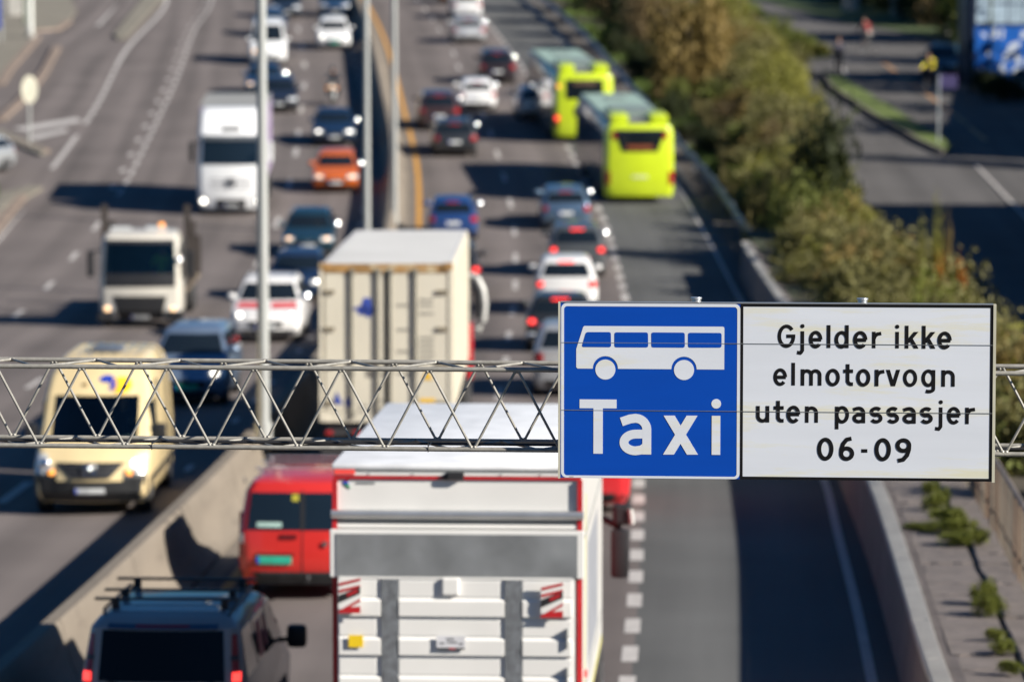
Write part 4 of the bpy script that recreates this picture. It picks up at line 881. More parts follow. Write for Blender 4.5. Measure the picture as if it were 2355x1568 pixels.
# tail lift platform folded up
lift=MB().box(-F+.06,F-.075,yb-.1,yb-.025,1.2,2.85).build('tail_lift',TW,v,bevel=.008); MB().box(-F-.02,F+.02,yb-.1,yb-.025,2.853,3.34).build('lift_edge',TW,lift,bevel=.012)
CHK=bpy.data.materials.new('checker_plate'); CHK.use_nodes=True; q=CHK.node_tree.nodes; w_=CHK.node_tree.links; b=q['Principled BSDF']; b.inputs['Base Color'].default_value=(.17,.18,.19,1); b.inputs['Metallic'].default_value=.25; b.inputs['Roughness'].default_value=.5
tc=q.new('ShaderNodeTexCoord'); wv=q.new('ShaderNodeTexBrick'); mp=q.new('ShaderNodeMapping'); mp.inputs['Rotation'].default_value=(math.pi/2,0,0); w_.new(tc.outputs['Object'],mp.inputs[0]); w_.new(mp.outputs[0],wv.inputs[0]); wv.inputs['Scale'].default_value=16; wv.inputs['Mortar Size'].default_value=.12
wv.inputs['Color1'].default_value=(.32,.335,.37,1); wv.inputs['Color2'].default_value=(.26,.275,.31,1); wv.inputs['Mortar'].default_value=(.19,.2,.21,1); nz_=q.new('ShaderNodeTexNoise'); nz_.inputs['Scale'].default_value=2.2; w_.new(tc.outputs['Object'],nz_.inputs[0])
mm=q.new('ShaderNodeMixRGB'); mm.blend_type='OVERLAY'; mm.inputs[0].default_value=.55; w_.new(wv.outputs[0],mm.inputs[1]); w_.new(nz_.outputs[0],mm.inputs[2]); w_.new(mm.outputs[0],b.inputs['Base Color'])
bp=q.new('ShaderNodeBump'); bp.inputs['Strength'].default_value=.5; bp.inputs['Distance'].default_value=.01; w_.new(wv.outputs['Fac'],bp.inputs['Height']); w_.new(bp.outputs[0],b.inputs['Normal'])
MB().box(-1.23,1.23,yb-.108,yb-.098,2.86,3.3).build('checker_plate',CHK,lift)
for x0 in (-.765,.495): MB().box(x0,x0+.165,yb-.125,yb-.098,1.22,2.84).build('walk_strip',mat('strip_grey',(.13,.14,.155),.6,.1,.35,14,bump=.5),lift)
MB().box(-1.2,1.18,yb-.112,yb-.1,2.842,2.866).build('lift_lip',TW,lift)
sec=[(-1.2,-.775),(-.59,.485),(.67,1.17)]
for i,(a,b_) in enumerate(sec):
    zt=2.85; k=0
    while zt>1.25:
        h=.2; dp=.008 if k%2==0 else .034
        cut=.0 if i==2 else .045*(k%2==0)
        MB().prism([(yb-.098,zt),(yb-.1-dp,zt-.03),(yb-.1-dp,zt-h+.012),(yb-.098,zt-h+.003)],'x',a,b_-cut).build('rib_panel',TW,lift,bevel=.004,seg=1); zt-=h; k+=1
MB().box(-.15,.03,yb-.15,yb-.1,2.68,2.86).build('hinge_cover',TW,lift,bevel=.02)
for x0,dz in ((-1.2,0),(.86,-.03)):
    fl=MB().box(x0,x0+.23,yb-.185,yb-.172,2.54+dz,2.85+dz).build('hazard_flag',TW,lift)
    for z in (2.86,2.79): MB().prism([(x0+.005,z-.055),(x0+.225,z+.0-.0),(x0+.225,z-.028),(x0+.005,z-.085)],'y',yb-.19,yb-.184).build('red_stripe',TRD,fl,loc=(0,0,dz))
    MB().prism([(x0,2.68),(x0+.225,2.77),(x0+.225,2.7),(x0,2.6)],'y',yb-.191,yb-.184).build('black_band',BLACKP,fl,loc=(0,0,dz)); MB().prism([(x0+.09,2.7),(x0+.2,2.745),(x0+.2,2.715),(x0+.09,2.668)],'y',yb-.196,yb-.19).build('red_mark',TRD,fl,loc=(0,0,dz))
    MB().prism([(x0,2.52),(x0+.225,2.65),(x0+.225,2.62),(x0+.12,2.56),(x0+.225,2.57),(x0+.225,2.5),(x0,2.5)],'y',yb-.19,yb-.184).build('red_stripe',TRD,fl,loc=(0,0,dz))
MB().box(-1.1,-.95,yb-.162,yb-.153,2.145,2.27).build('yellow_sticker',mat('sticker_yellow',(.7,.48,.01),.5),lift,bevel=.004)
lb=MB().box(-.2,.09,yb-.163,yb-.153,2.13,2.27).build('notice_label',mat('label_white',(.6,.6,.63),.5),lift); MB().box(-.195,.085,yb-.167,yb-.162,2.133,2.15).build('label_band',BLACKP,lb); MB().box(-.07,-.01,yb-.17,yb-.166,2.133,2.15).build('label_mark',TRD,lb)
for xa,za,wa in ((-.17,2.19,.05),(-.09,2.2,.1),(.03,2.185,.04),(-.1,2.235,.08)): MB().box(xa,xa+wa,yb-.1665,yb-.162,za,za+.012).build('label_print',DKST,lb)
for z in (2.35,1.95): MB().box(1.12,1.135,yb-.17,yb-.1,z-.2,z+.0).build('side_bolt',TGR,lift)
lg=MB().prism([(-1.155,3.83),(-1.09,3.86),(-1.1,3.84),(-1.14,3.81)],'y',yb+.012,yb+.019).build('logo_red',TRD,v); MB().prism([(-1.18,3.81),(-1.14,3.83),(-1.1,3.795),(-1.15,3.795)],'y',yb+.012,yb+.019).build('logo_blue',PBLUE,v); MB().prism([(-1.165,3.79),(-1.12,3.795),(-1.09,3.75),(-1.11,3.75)],'y',yb+.012,yb+.019).build('logo_green',mat('logo_green',(.02,.25,.12),.5),v)
for k in range(7): MB().box(-1.03+k*.028,-1.01+k*.028,yb+.014,yb+.019,3.795,3.815).build('logo_text',TGR,v)
for z in (3.2,1.6): MB().box(F,F+.006,yb+.3,yb+BL_-.3,z-.012,z+.012).build('side_rail',TGR,v)
MB().box(F,F+.004,yb+.2,yb+BL_-.2,1.22,1.3).build('yellow_reflector',mat('refl_yellow',(.5,.46,.1),.3),v); MB().prism([(yb+.6,1.3),(yb+.7,1.3),(yb+1.0,3.6),(yb+.9,3.6)],'x',F,F+.004).build('yellow_reflector',MATS['refl_yellow'],v)
MB().box(F,F+.003,yb+1.6,yb+4.6,1.7,3.0).build('side_lettering',mat('side_grey',(.25,.26,.29),.5),v)
MB().box(F,F+.03,yb+.5,yb+.58,1.75,1.82).build('marker_light',RED_ON,v)
MB().box(-1.1,1.1,yb+.2,4.0,.75,1.14).build('chassis',DKST,v)
MB().box(-1.2,1.2,yb+.0,yb+.1,.5,.65).build('underrun_bar',DKST,v)
for sg in (-1,1): MB().box(*sorted((sg*.8,sg*1.2)),yb-.01,yb+.05,.75,.95).build('tail_light',RED_OFF,v)
cb=RB([(.5,2.4,4.1,1.15,.2),(.9,2.4,4.15,1.2,.2),(1.6,2.4,4.1,1.2,.2),(2.7,2.4,3.85,1.12,.18),(3.3,2.5,3.5,1.05,.2)]); cb.mesh().build('cab',TRD,v,sm=True)
cb.patch('f',1.7,2.65,-1.05,1.05).build('windscreen',GLASS,v)
for sg in (-1,1):
    m_=MB().box(*sorted((sg*1.34,sg*1.56)),3.55,3.7,1.75,2.35).build('mirror',BLACKP,v,bevel=.05,sm=True); MB().tube((sg*1.15,3.8,2.5),(sg*1.45,3.66,2.36),.04,8).build('mirror_arm',BLACKP,m_); MB().box(*sorted((sg*1.36,sg*1.6)),3.56,3.68,2.4,2.66).build('wide_mirror',BLACKP,m_,bevel=.05); MB().tube((sg*1.6,3.55,2.42),(sg*1.58,3.55,2.6),.03,8).build('mirror_bracket',mat('bracket_white',(.5,.5,.48),.4),m_)
wheels(v,1.24,(-2.3,3.1),.5,.3)

# ---------------------------------------------------------------- container lorry
CW=mat('container_cream',(.58,.54,.445),.5,0,.05,.8,stain=((.4,.32,.2),1.6,.68)); CR=mat('container_roof',(.5,.5,.5),.6,0,.06,.5); RUST=mat('rust_band',(.3,.17,.06),.8,0,.35,3,stain=((.5,.42,.28),4,.52))
cL=15.2
v=put('container_lorry',888,1122,cL,False,'cream shipping container with rusty top edge on a lorry with a red tractor','lorry',None,yaw=.012)
yb=-cL/2; F=1.22; zb_,zt_=1.28,4.12
MB().box(-F,F,yb+.05,yb+12.2,zb_,zt_-.02).build('container',CW,v,bevel=.02); MB().box(-F+.03,F-.03,yb+.1,yb+12.15,zt_-.02,zt_).build('container_roof',CR,v)
MB().box(-F,F,yb,yb+.06,zt_-.15,zt_+.015).build('header_beam',RUST,v); MB().box(-F,F,yb,yb+.06,zb_-.06,zb_+.12).build('sill_beam',CW,v)
for sg in (-1,1):
    MB().box(*sorted((sg*(F-.07),sg*(F+.004))),yb-.005,yb+.1,zb_-.05,zt_).build('corner_post',CW,v)
    for z in (zt_-.1,zb_-.06): MB().box(*sorted((sg*(F-.17),sg*(F+.01))),yb-.02,yb+.1,z,z+.13).build('corner_casting',RUST if z>3 else CW,v,bevel=.015)
    for j in range(4):
        z=3.62-j*.68; MB().box(*sorted((sg*(F-.28),sg*(F-.08))),yb-.03,yb+.02,z-.035,z+.035).build('hinge',mat('hinge_grime',(.2,.17,.12),.7),v)
    MB().box(*sorted((sg*.035,sg*(F-.1))),yb+.01,yb+.045,zb_+.13,zt_-.17).build('door',CW,v,bevel=.01)
for x in (-.62,-.14,.09,.55):
    MB().tube((x,yb-.03,zb_+.02),(x,yb-.03,zt_-.1),.024,8).box(x-.045,x+.045,yb-.04,yb,zt_-.2,zt_-.08).box(x-.045,x+.045,yb-.04,yb,zb_+.02,zb_+.12).box(x-.035,x+.035,yb-.05,yb,2.1,2.2).build('locking_bar',mat('bar_galv',(.2,.19,.16),.6,.2,.2,4),v)
MB().box(-.02,.02,yb+.0,yb+.012,zb_+.13,zt_-.17).build('door_seal',BLACKP,v)
mk_=MB()
for pts in ([(-.58,3.3),(-.3,3.38),(-.05,3.3),(-.3,3.25)],[(-.42,3.2),(-.3,3.52),(-.18,3.5),(-.13,3.2)],[(-.36,3.24),(-.22,3.14),(-.1,3.26)]): mk_.prism([(p[0]-.1,p[1]) for p in pts],'y',yb+.004,yb+.009+.001*len(mk_.v)/8)
mk_.build('logo_mark',mat('logo_navy',(.03,.06,.3),.6,0,.4,12),v)
MB().prism([(-1.0,1.55),(-.9,1.78),(-.8,1.55)],'y',yb+.003,yb+.009).build('blue_letter',MATS['logo_navy'],v); MB().prism([(-.76,1.52),(-.74,1.68),(-.65,1.66),(-.64,1.5)],'y',yb+.003,yb+.009).build('blue_letter',MATS['logo_navy'],v)
MB().box(-.37,-.25,yb+.003,yb+.01,2.05,2.25).build('placard',mat('placard_grey',(.22,.2,.17),.7),v)
MB().prism([(.66,2.0),(.76,2.2),(.86,2.0)],'y',yb+.003,yb+.01).build('warning_triangle',mat('warn_yellow',(.7,.42,.02),.6),v); MB().box(.62,.9,yb+.003,yb+.01,1.58,1.66).build('warning_label',MATS['warn_yellow'],v)
pr=MB(); pR=random.Random(5)
for x0,w0,zl in ((.2,.22,(3.35,2.9,2.5,2.1,1.5)),(.62,.25,(3.45,3.35,3.2,2.75,2.65,2.55,2.45,2.35,1.4,1.3)),(-.5,.16,(1.5,1.4)),(-.1,.15,(1.6,1.45))):
    for z in zl:
        x=x0
        while x<x0+w0: d=pR.uniform(.02,.05); pr.box(x,x+d,yb+.003,yb+.0085,z,z+.045); x+=d+.012
o=pr.build('stencil_print',mat('stencil_grey',(.3,.28,.24),.7),v); o['kind']='stuff'
cs=MB()
for k in range(40): y=yb+.25+k*.3; 
for sg in (-1,1):
    for k in range(39): y=yb+.25+k*.305; cs.box(*sorted((sg*(F-.005),sg*(F+.022))),y,y+.15,zb_+.15,zt_-.15)
o=cs.build('side_corrugation',CW,v); o['kind']='stuff'
cr=MB()
for k in range(38): y=yb+.35+k*.31; cr.box(-F+.12,F-.12,y,y+.12,zt_-.001,zt_+.012)
o=cr.build('roof_corrugation',CR,v); o['kind']='stuff'
MB().box(-1.1,1.1,yb+.1,yb+12,.95,1.26).build('chassis',DKST,v); MB().box(-1.2,1.2,yb+.05,yb+.15,.6,.78).build('underrun_bar',DKST,v)
for x in (-1.05,-.55,.0): MB().box(x-.07,x+.07,yb+.0,yb+.06,.98,1.06).build('tail_light',RED_OFF,v,bevel=.02)
MB().box(.2,.5,yb-.01,yb+.05,.98,1.16).build('yellow_board',MATS['warn_yellow'],v)
TRP=paint('tractor_red',(.42,.02,.025)); TDK=paint('tractor_dark',(.03,.03,.035)); cb=RB([(.5,5.5,7.5,1.2,.2),(1.0,5.5,7.58,1.25,.2),(2.0,5.5,7.55,1.25,.2),(3.0,5.5,7.3,1.2,.2),(3.6,5.7,6.8,1.1,.2)]); cb.mesh().build('cab',TDK,v,sm=True); cb.patch('f',1.9,2.9,-1.05,1.05).build('windscreen',GLASS,v)
MB().box(F-.05,F+.1,4.6,5.4,.9,2.1).build('side_skirt',TRP,v,bevel=.03)
for sg in (-1,1):
    q=MB().path([(sg*1.2,7.0,3.0),(sg*1.38,6.9,2.92),(sg*1.5,6.85,2.7),(sg*1.54,6.82,2.35),(sg*1.5,6.85,2.0),(sg*1.42,6.9,1.8),(sg*1.2,7.0,1.75)],.07,8).build('mirror_hoop',mat('bracket_white',(.5,.5,.48),.4),v,sm=True); MB().box(*sorted((sg*1.3,sg*1.45)),6.8,6.95,2.05,2.7).build('mirror',BLACKP,q,bevel=.04)
wheels(v,1.22,(-6.6,-5.3,-4.0,4.0,6.6),.5,.3)

# ---------------------------------------------------------------- white flatbed lorry with stakes (left)
cL=8.6
v=put('flatbed_lorry',322,755,cL,True,'white flatbed lorry with upright stakes and black grille in the left lane','lorry',None,yaw=-.02)
cb=RB([(.25,2.2,4.1,1.1,.2),(.5,2.2,4.26,1.16,.22),(.95,2.2,4.28,1.16,.2),(1.3,2.2,4.26,1.15,.16),(2.45,2.2,4.08,1.08,.14),(2.62,2.25,3.95,1.02,.18),(2.72,2.4,3.6,.9,.2)],bow=.1)
VW=paint('cab_white',(.56,.53,.47)); cb.mesh(hole=3).build('cab',VW,v,sm=True,ang=30)
cb.patch('f',1.18,1.55,-1.0,1.0,.012,nu=10).build('lower_panel',BLACKP,v); cb.patch('f',1.45,2.43,-1.02,1.02,.006,t0=-.97,t1=.97,nu=10,inn=.004).build('windscreen',TG,v)
cb.patch('f',2.4,2.5,-.98,.98,.03,nu=8).build('sun_visor',DKST,v)
cb.patch('f',.24,.92,-.6,.6,.014,t0=-.76,t1=.76,nu=8).build('grille',BLACKP,v)
MB().box(-1.0,1.0,2.3,2.4,.4,2.5).box(-1,1,3.4,3.95,.9,1.35).build('cab_interior',INT,v)
for sx in (-.55,.55): MB().box(sx-.25,sx+.25,2.6,2.75,.9,1.9).box(sx-.12,sx+.12,2.62,2.72,1.92,2.12).build('seat',INT,v,bevel=.03)
for sg in (-1,1):
    h=cb.patch('f',.42,.66,*sorted((sg*.76,sg*1.08)),.014,nu=4).build('headlight',LAMP,v); MB().ball((sg*.92,cb.fy(.92,.58),.56),(.1,.05,.08)).build('bulb',LAMP_W,h,sm=True)
    m_=MB().box(*sorted((sg*1.32,sg*1.5)),3.9,4.05,1.45,2.2).build('mirror',BLACKP,v,bevel=.04); MB().tube((sg*1.08,4.0,2.2),(sg*1.4,3.98,2.15),.025,6).build('mirror_arm',BLACKP,m_)
    cb.patch('r' if sg>0 else 'l',1.35,2.35,2.7,3.9,.008,t1=3.7).build('side_window',GLASS,v)
    for k in range(3):
        y=1.75-k*2.4; MB().box(*sorted((sg*1.1,sg*1.28)),y-.09,y+.09,1.0,3.35-.6*k).build('stake',mat('stake_steel',(.055,.045,.04),.7,.3,.4,2),v)
for k in range(6): y=1.7-k*1.0; MB().box(-1.18,1.18,y-.1,y+.1,1.02,1.2).build('bunk',DKST,v)
MB().box(-1.2,1.2,-4.3,2.1,.85,1.0).build('bed',mat('bed_wood',(.14,.11,.08),.8,0,.3,2),v); MB().box(-1.18,1.18,2.0,2.1,1.0,2.4).build('headboard',DKST,v)
MB().box(-.7,-.1,3.0,3.3,2.72,2.82).build('roof_light',LAMP,v,bevel=.02); MB().tube((-.55,3.2,2.72),(-.55,3.2,2.92),.08,12).build('beacon',AMBER,v); MB().box(.3,.9,3.2,3.3,2.73,2.82).build('roof_light',LAMP,v,bevel=.02)
plate(v,cb,'f',.26,0,False,d=.03); MB().box(-1.2,-.75,4.1,4.3,.2,.5).build('step_box',BLACKP,v,bevel=.03); MB().box(.75,1.2,4.0,4.2,.2,.45).build('step_box',BLACKP,v,bevel=.03)
wheels(v,1.14,(-2.6,-1.4,3.1),.5,.3)
cap(v,(-1.12,4.12,1.95),'cab_glint',.09,.03)  # added lens that only throws a sun glint from the cab front
person('drive',local(v,-.55,3.05,1.0),math.pi,'flatbed lorry driver wearing a fluorescent yellow green vest',(.35,.7,.08),(.02,.02,.03),scale=.95)

# ---------------------------------------------------------------- white articulated lorry (left, upper)
cL=7.6
v=put('box_lorry',531,497,cL,True,'white lorry with tall roof fairing driving towards the camera beside the near lamp post','lorry',None)
h2=cL/2; W_=paint('lorry_bright',(.78,.79,.8))
cb=RB([(.25,h2-2.2,h2-.12,1.15,.22),(.5,h2-2.25,h2-.02,1.24,.25),(1.0,h2-2.25,h2,1.25,.22),(1.9,h2-2.25,h2-.03,1.24,.2),(2.9,h2-2.25,h2-.22,1.2,.2),(3.1,h2-2.2,h2-.3,1.2,.2),(3.75,h2-2.2,h2-.95,1.16,.24),(3.9,h2-2.1,h2-1.4,1.05,.24)],bow=.1)
cb.mesh().build('cab',W_,v,sm=True,ang=30); cb.patch('f',1.92,2.88,-1.08,1.08,.01,t0=-1.04,t1=1.04,nu=8).build('windscreen',GLASS,v); cb.patch('f',2.82,3.0,-1.1,1.1,.1,nu=8).build('sun_visor',mat('visor_smoke',(.12,.13,.14),.2,.2),v)
cb.patch('f',3.15,3.3,-.35,.35,.02).build('fairing_recess',DKST,v)
cb.patch('f',.3,.62,-.55,.55,.014).build('lower_grille',BLACKP,v)
for z in (1.05,1.2,1.35): cb.patch('f',z,z+.05,-.75,.75,.01,nu=8).build('grille_slot',mat('slot_grey',(.3,.3,.31),.5),v)
bd=MB(); cy_=cb.fy(0,1.2)+.03
for k in range(18): a,b=2*math.pi*k/18,2*math.pi*(k+1)/18; bd.tube((.17*math.cos(a),cy_,1.25+.17*math.sin(a)),(.17*math.cos(b),cy_,1.25+.17*math.sin(b)),.022,6)
for k in range(3): a=math.pi/2+k*2*math.pi/3; bd.tube((0,cy_,1.25),(.16*math.cos(a),cy_,1.25+.16*math.sin(a)),.03,6,.012)
bd.build('badge',DKST,v,sm=True)
for sg in (-1,1):
    h=cb.patch('f',.42,.7,*sorted((sg*.85,sg*1.18)),.014).build('headlight',LAMP,v); MB().ball((sg*1.02,cb.fy(1.02,.55),.55),(.12,.05,.1)).build('bulb',LAMP_ON,h,sm=True)
    m_=MB().box(*sorted((sg*1.38,sg*1.56)),h2-.5,h2-.36,2.0,2.75).build('mirror',W_ if sg<0 else BLACKP,v,bevel=.04); MB().tube((sg*1.2,h2-.4,2.7),(sg*1.45,h2-.42,2.7),.03,6).build('mirror_arm',BLACKP,m_)
    cb.patch('r' if sg>0 else 'l',1.95,2.8,h2-1.5,h2-.35,.008).build('side_window',GLASS,v)
plate(v,cb,'f',.34,0,False,d=.03); cap(v,(-1.1,h2+.02,2.35),'glint_lens',.1,.03)  # last lens is added to catch the sun at the windscreen corner
MB().box(-1.26,1.26,-h2,h2-2.7,1.1,3.84).build('load_box',mat('trailer_white',(.3,.25,.36),.5,0,.08,.6),v,bevel=.03); MB().box(-1.27,1.27,-h2,h2-2.7,3.82,3.88).build('load_roof',mat('trailer_roof',(.26,.26,.25),.6,0,.08,.6),v)
for z in (1.5,2.1,2.7): MB().box(-1.275,-1.258,-h2+.2,h2-2.9,z,z+.12).build('side_band',mat('band_violet',(.22,.15,.3),.5),v)
MB().box(-1.1,1.1,-h2+.2,h2-.8,.7,1.08).build('chassis',DKST,v); wheels(v,1.24,(-h2+1.5,h2-1.4),.5,.3)

# ---------------------------------------------------------------- buses
BY=paint('bus_lime',(.5,.62,.02),0,.3); BG=paint('bus_dark_green',(.03,.05,.045),0,.25); BR=mat('bus_roof',(.27,.37,.32),.5,0,.1,.6)
def bus(px,py,label,L,kind,W=2.66):
    gx,gy=gp(px,py); v=put('city_bus',px,py,L,False,label,'bus','lime green city buses in the bus lane',yaw=heading(MED,gy+L/2)-.05); h2=L/2; hw=W/2
    rb=RB([(.3,-h2+.1,h2-.1,hw-.05,.2),(.6,-h2,h2,hw,.22),(1.2,-h2,h2,hw,.22),(2.75,-h2+.05,h2-.05,hw-.04,.2),(3.0,-h2+.15,h2-.15,hw-.12,.2),(3.1,-h2+.4,h2-.3,hw-.3,.2)],bow=.08,bowr=.08)
    rb.mesh().build('body',BG,v,sm=True,ang=30)
    rc=RB([(.28,-h2+.05,-h2+1.0,hw-.02,.22),(.6,-h2-.03,-h2+1.0,hw+.012,.24),(1.2,-h2-.04,-h2+1.0,hw+.012,.24),(2.75,-h2+.01,-h2+1.0,hw-.025,.22),(2.98,-h2+.08,-h2+1.0,hw-.1,.2),(3.06,-h2+.2,-h2+.9,hw-.24,.2)],bow=0,bowr=.1)
    rc.mesh().build('rear_cap',BY,v,sm=True,ang=30)
    MB().box(-hw+.2,hw-.2,-h2+1.3,h2-.5,3.08,3.16).build('roof',BR,v,bevel=.03)
    MB().box(-hw+.5,hw-.5,-h2+2.3,-h2+4.6,3.16,3.34).build('roof_unit',mat('roof_unit',(.17,.21,.2),.5),v,bevel=.06)
    for yy in (-.5,3.2): MB().box(-.4,.4,yy-.4,yy+.4,3.16,3.22).build('roof_hatch',mat('roof_unit',(.17,.21,.2),.5),v,bevel=.03)
    for sg in (-1,1): MB().box(*sorted((sg*.42,sg*(hw-.22))),-h2+.3,-h2+2.0,3.05,3.42).build('roof_pod',BY,v,bevel=.1,sm=True)
    MB().box(-.4,.4,-h2+.4,-h2+1.5,3.04,3.2).build('roof_grille',mat('pod_grey',(.16,.16,.17),.5),v)
    if kind: 
        w=rc.patch('b',2.02,2.85,-.68,.68,.015,t0=-1.0,t1=1.0,nu=8).build('rear_window',GLASS,v); rc.patch('b',2.1,2.28,-.5,.5,.02).build('destination_display',mat('display_orange',(.1,.025,.01),.5,emit=.06,emcol=(1,.25,.05)),w)
        for sg in (-1,1): rc.patch('b',2.5,2.75,*sorted((sg*.9,sg*1.05)),.022,nu=2).build('upper_light',RED_OFF,v)
        rc.patch('b',1.0,1.12,-.3,.3,.018).build('number_plate',mat('plate_pale',(.6,.65,.3),.5),v)
    else:
        w=rc.patch('b',1.95,2.78,-.82,.82,.015,nu=8).build('rear_window',GLASS,v); rc.patch('b',2.55,2.72,-.5,.5,.02).build('destination_display',mat('display_brown',(.1,.06,.04),.5),w)
        rc.patch('b',1.2,1.6,-.45,.1,.018).build('engine_grille',DKST,v); rc.patch('b',1.2,1.55,.3,.6,.02).build('round_lamp',RED_OFF,v)
    for sg in (-1,1):
        t=rc.patch('b',.75,1.25,*sorted((sg*(hw-.2),sg*(hw-.01))),.02,nu=3).build('tail_light',RED_OFF,v)
        if not kind: MB().ball((sg*(hw-.1),-h2+.05,1.1),(.1,.08,.1)).build('bulb',RED_ON if sg<0 else AMBER,t,sm=True)
        if not kind and sg<0: MB().ball((sg*(hw-.15),-h2+.02,2.5),(.08,.07,.08)).build('indicator',AMBER,t,sm=True)
        for k in range(7): y=-h2+1.3+k*(L-2.2)/7; rb.patch('r' if sg>0 else 'l',1.3,2.6,y,y+(L-2.2)/7-.12,.01,nu=1).build('side_window',GLASS,v)
    rc.patch('b',.3,.52,-hw+.3,hw-.3,.012).build('bumper',BY,v)
    wheels(v,hw-.02,(-h2+3.2,h2-2.6),.48,.28); arches(v,rb,(-h2+3.2,h2-2.6),.55)
    return v
bus(1470,470,'nearer lime green bus with dark trapezoid rear window in the bus lane',12,1)
bus(1343,330,'farther lime green bus with amber lamps in the bus lane',12,0,2.6)

# ---------------------------------------------------------------- motorcycle, bicycles
def cyc(name,loc,rz,label,motor=False,col=(.05,.05,.06)):
    r=empty(name,loc,rz,label,'motorcycle' if motor else 'bicycle'); fm=mat('frame'+str(col),col,.4,.3); R0=.32 if motor else .34; wb=.72 if motor else .52
    for y in (-wb,wb):
        w=MB(); rr=.07 if motor else .02
        pts=[(0,y+(R0-rr)*math.cos(a),R0+(R0-rr)*math.sin(a)) for a in [2*math.pi*k/24 for k in range(25)]]
        rings=[[(rr*math.cos(b),y+(R0-rr+rr*math.sin(b))*math.cos(a),R0+(R0-rr+rr*math.sin(b))*math.sin(a)) for b in [2*math.pi*k/8 for k in range(8)]] for a in [2*math.pi*k/24 for k in range(24)]]
        w.ringloft(rings,close=True); o=w.build('wheel',RUB,r,sm=True)
        sp_=MB()
        for k in range(8 if motor else 14): a=2*math.pi*k/(8 if motor else 14); sp_.tube((0,y,R0),(0,y+(R0-rr)*math.cos(a),R0+(R0-rr)*math.sin(a)),.012 if motor else .003,5)
        sp_.build('spokes',RIM,o)
    if motor:
        MB().ringloft([[(w_*math.cos(a),y,z+h_*math.sin(a)) for a in [2*math.pi*k/12 for k in range(12)]] for y,w_,z,h_ in ((-.85,.1,.8,.05),(-.5,.16,.78,.1),(-.1,.18,.82,.12),(.25,.2,.9,.16),(.55,.15,.85,.2),(.75,.08,.85,.1))]).build('body',fm,r,sm=True)
        MB().box(-.16,.16,-.3,.35,.3,.7).build('engine',DKST,r,bevel=.05); MB().ball((0,.8,.88),(.11,.07,.09)).build('headlight',mat('lens_dim',(.7,.6,.5),.2,0,.02,3,emit=.45,emcol=(1,.7,.45)),r,sm=True)
        for sg in (-1,1): MB().tube((sg*.1,.72,R0),(sg*.12,.5,1.0),.03,8).build('fork',ALU,r); MB().ball((sg*.4,.5,1.22),(.08,.03,.05)).build('mirror',BLACKP,r); MB().ball((sg*.22,.75,.82),(.05,.04,.05)).build('indicator',AMBER,r)
        MB().path([(-.36,.42,1.05),(-.15,.5,1.05),(.15,.5,1.05),(.36,.42,1.05)],.018).build('handlebar',BLACKP,r); MB().prism([(-.2,.95),(.2,.95),(.14,1.25),(-.14,1.25)],'y',.6,.62).build('windshield',mat('visor_smoke',(.12,.13,.14),.2,.2),r)
    else:
        MB().tube((0,-.52,.34),(0,-.05,.3),.014).tube((0,-.05,.3),(0,-.2,.88),.016).tube((0,-.18,.8),(0,.36,.85),.016).tube((0,-.05,.3),(0,.38,.75),.018).tube((0,-.52,.34),(0,-.17,.78),.012).tube((0,.52,.34),(0,.36,.95),.016).build('frame',fm,r,sm=True)
        MB().path([(-.28,.42,1.05),(-.1,.4,1.02),(.1,.4,1.02),(.28,.42,1.05)],.014).tube((0,.36,.93),(0,.4,1.02),.014).build('handlebar',BLACKP,r); MB().ball((0,-.2,.93),(.07,.13,.03)).build('saddle',BLACKP,r,sm=True)
        for sg in (-1,1): MB().tube((sg*.06,-.05,.3),(sg*.1,-.0,.3+sg*.15),.012).box(sg*.1-.04,sg*.1+.04,-.05,.05,.28+sg*.15,.31+sg*.15).build('crank',ALU,r)
        MB().box(-.07,.07,-.62,-.25,.7,.72).build('rack',DKST,r)
    return r
x,y=gp(765,246); cyc('motorcycle',(x,y+.9,hz(y+.9)),math.pi-.06,'dark motorcycle with warm headlight between lanes ahead of the blue saloon',True)
person('ride',(x,y+.9,hz(y+.9)),math.pi-.06,'motorcyclist in dark riding gear and helmet on the motorcycle',(.03,.035,.05),(.02,.02,.025),helmet=(.03,.03,.035),scale=1.12)
x,y=gp(2140,215); cyc('bicycle',(x,y,hz(y)),2.6,'bicycle ridden by the person in the yellow jacket'); person('cycle',(x,y,hz(y)),2.6,'person in a bright yellow jacket cycling on the side street',(.75,.65,.02),(.03,.03,.06),group=None,scale=1.12)
x,y=gp(1993,122); cyc('bicycle',(x,y,hz(y)),.5,'bicycle ridden by the person in the red top'); person('cycle',(x,y,hz(y)),.5,'person in a red top cycling by the hedge at the back',(.16,.015,.015),(.2,.2,.2),scale=1.1)
for px,py,lb,c in ((1928,172,'pedestrian in dark clothes and reddish hat standing on the side street',(.03,.03,.05)),(1690,60,'pedestrian in dark clothes at the top of the grass verge',(.02,.02,.03))):
    x,y=gp(px,py); person('stand',(x,y,hz(y)),.4,lb,c,(.025,.025,.035),scale=1.12,hair=(.15,.04,.02) if px==1928 else (.03,.02,.015))
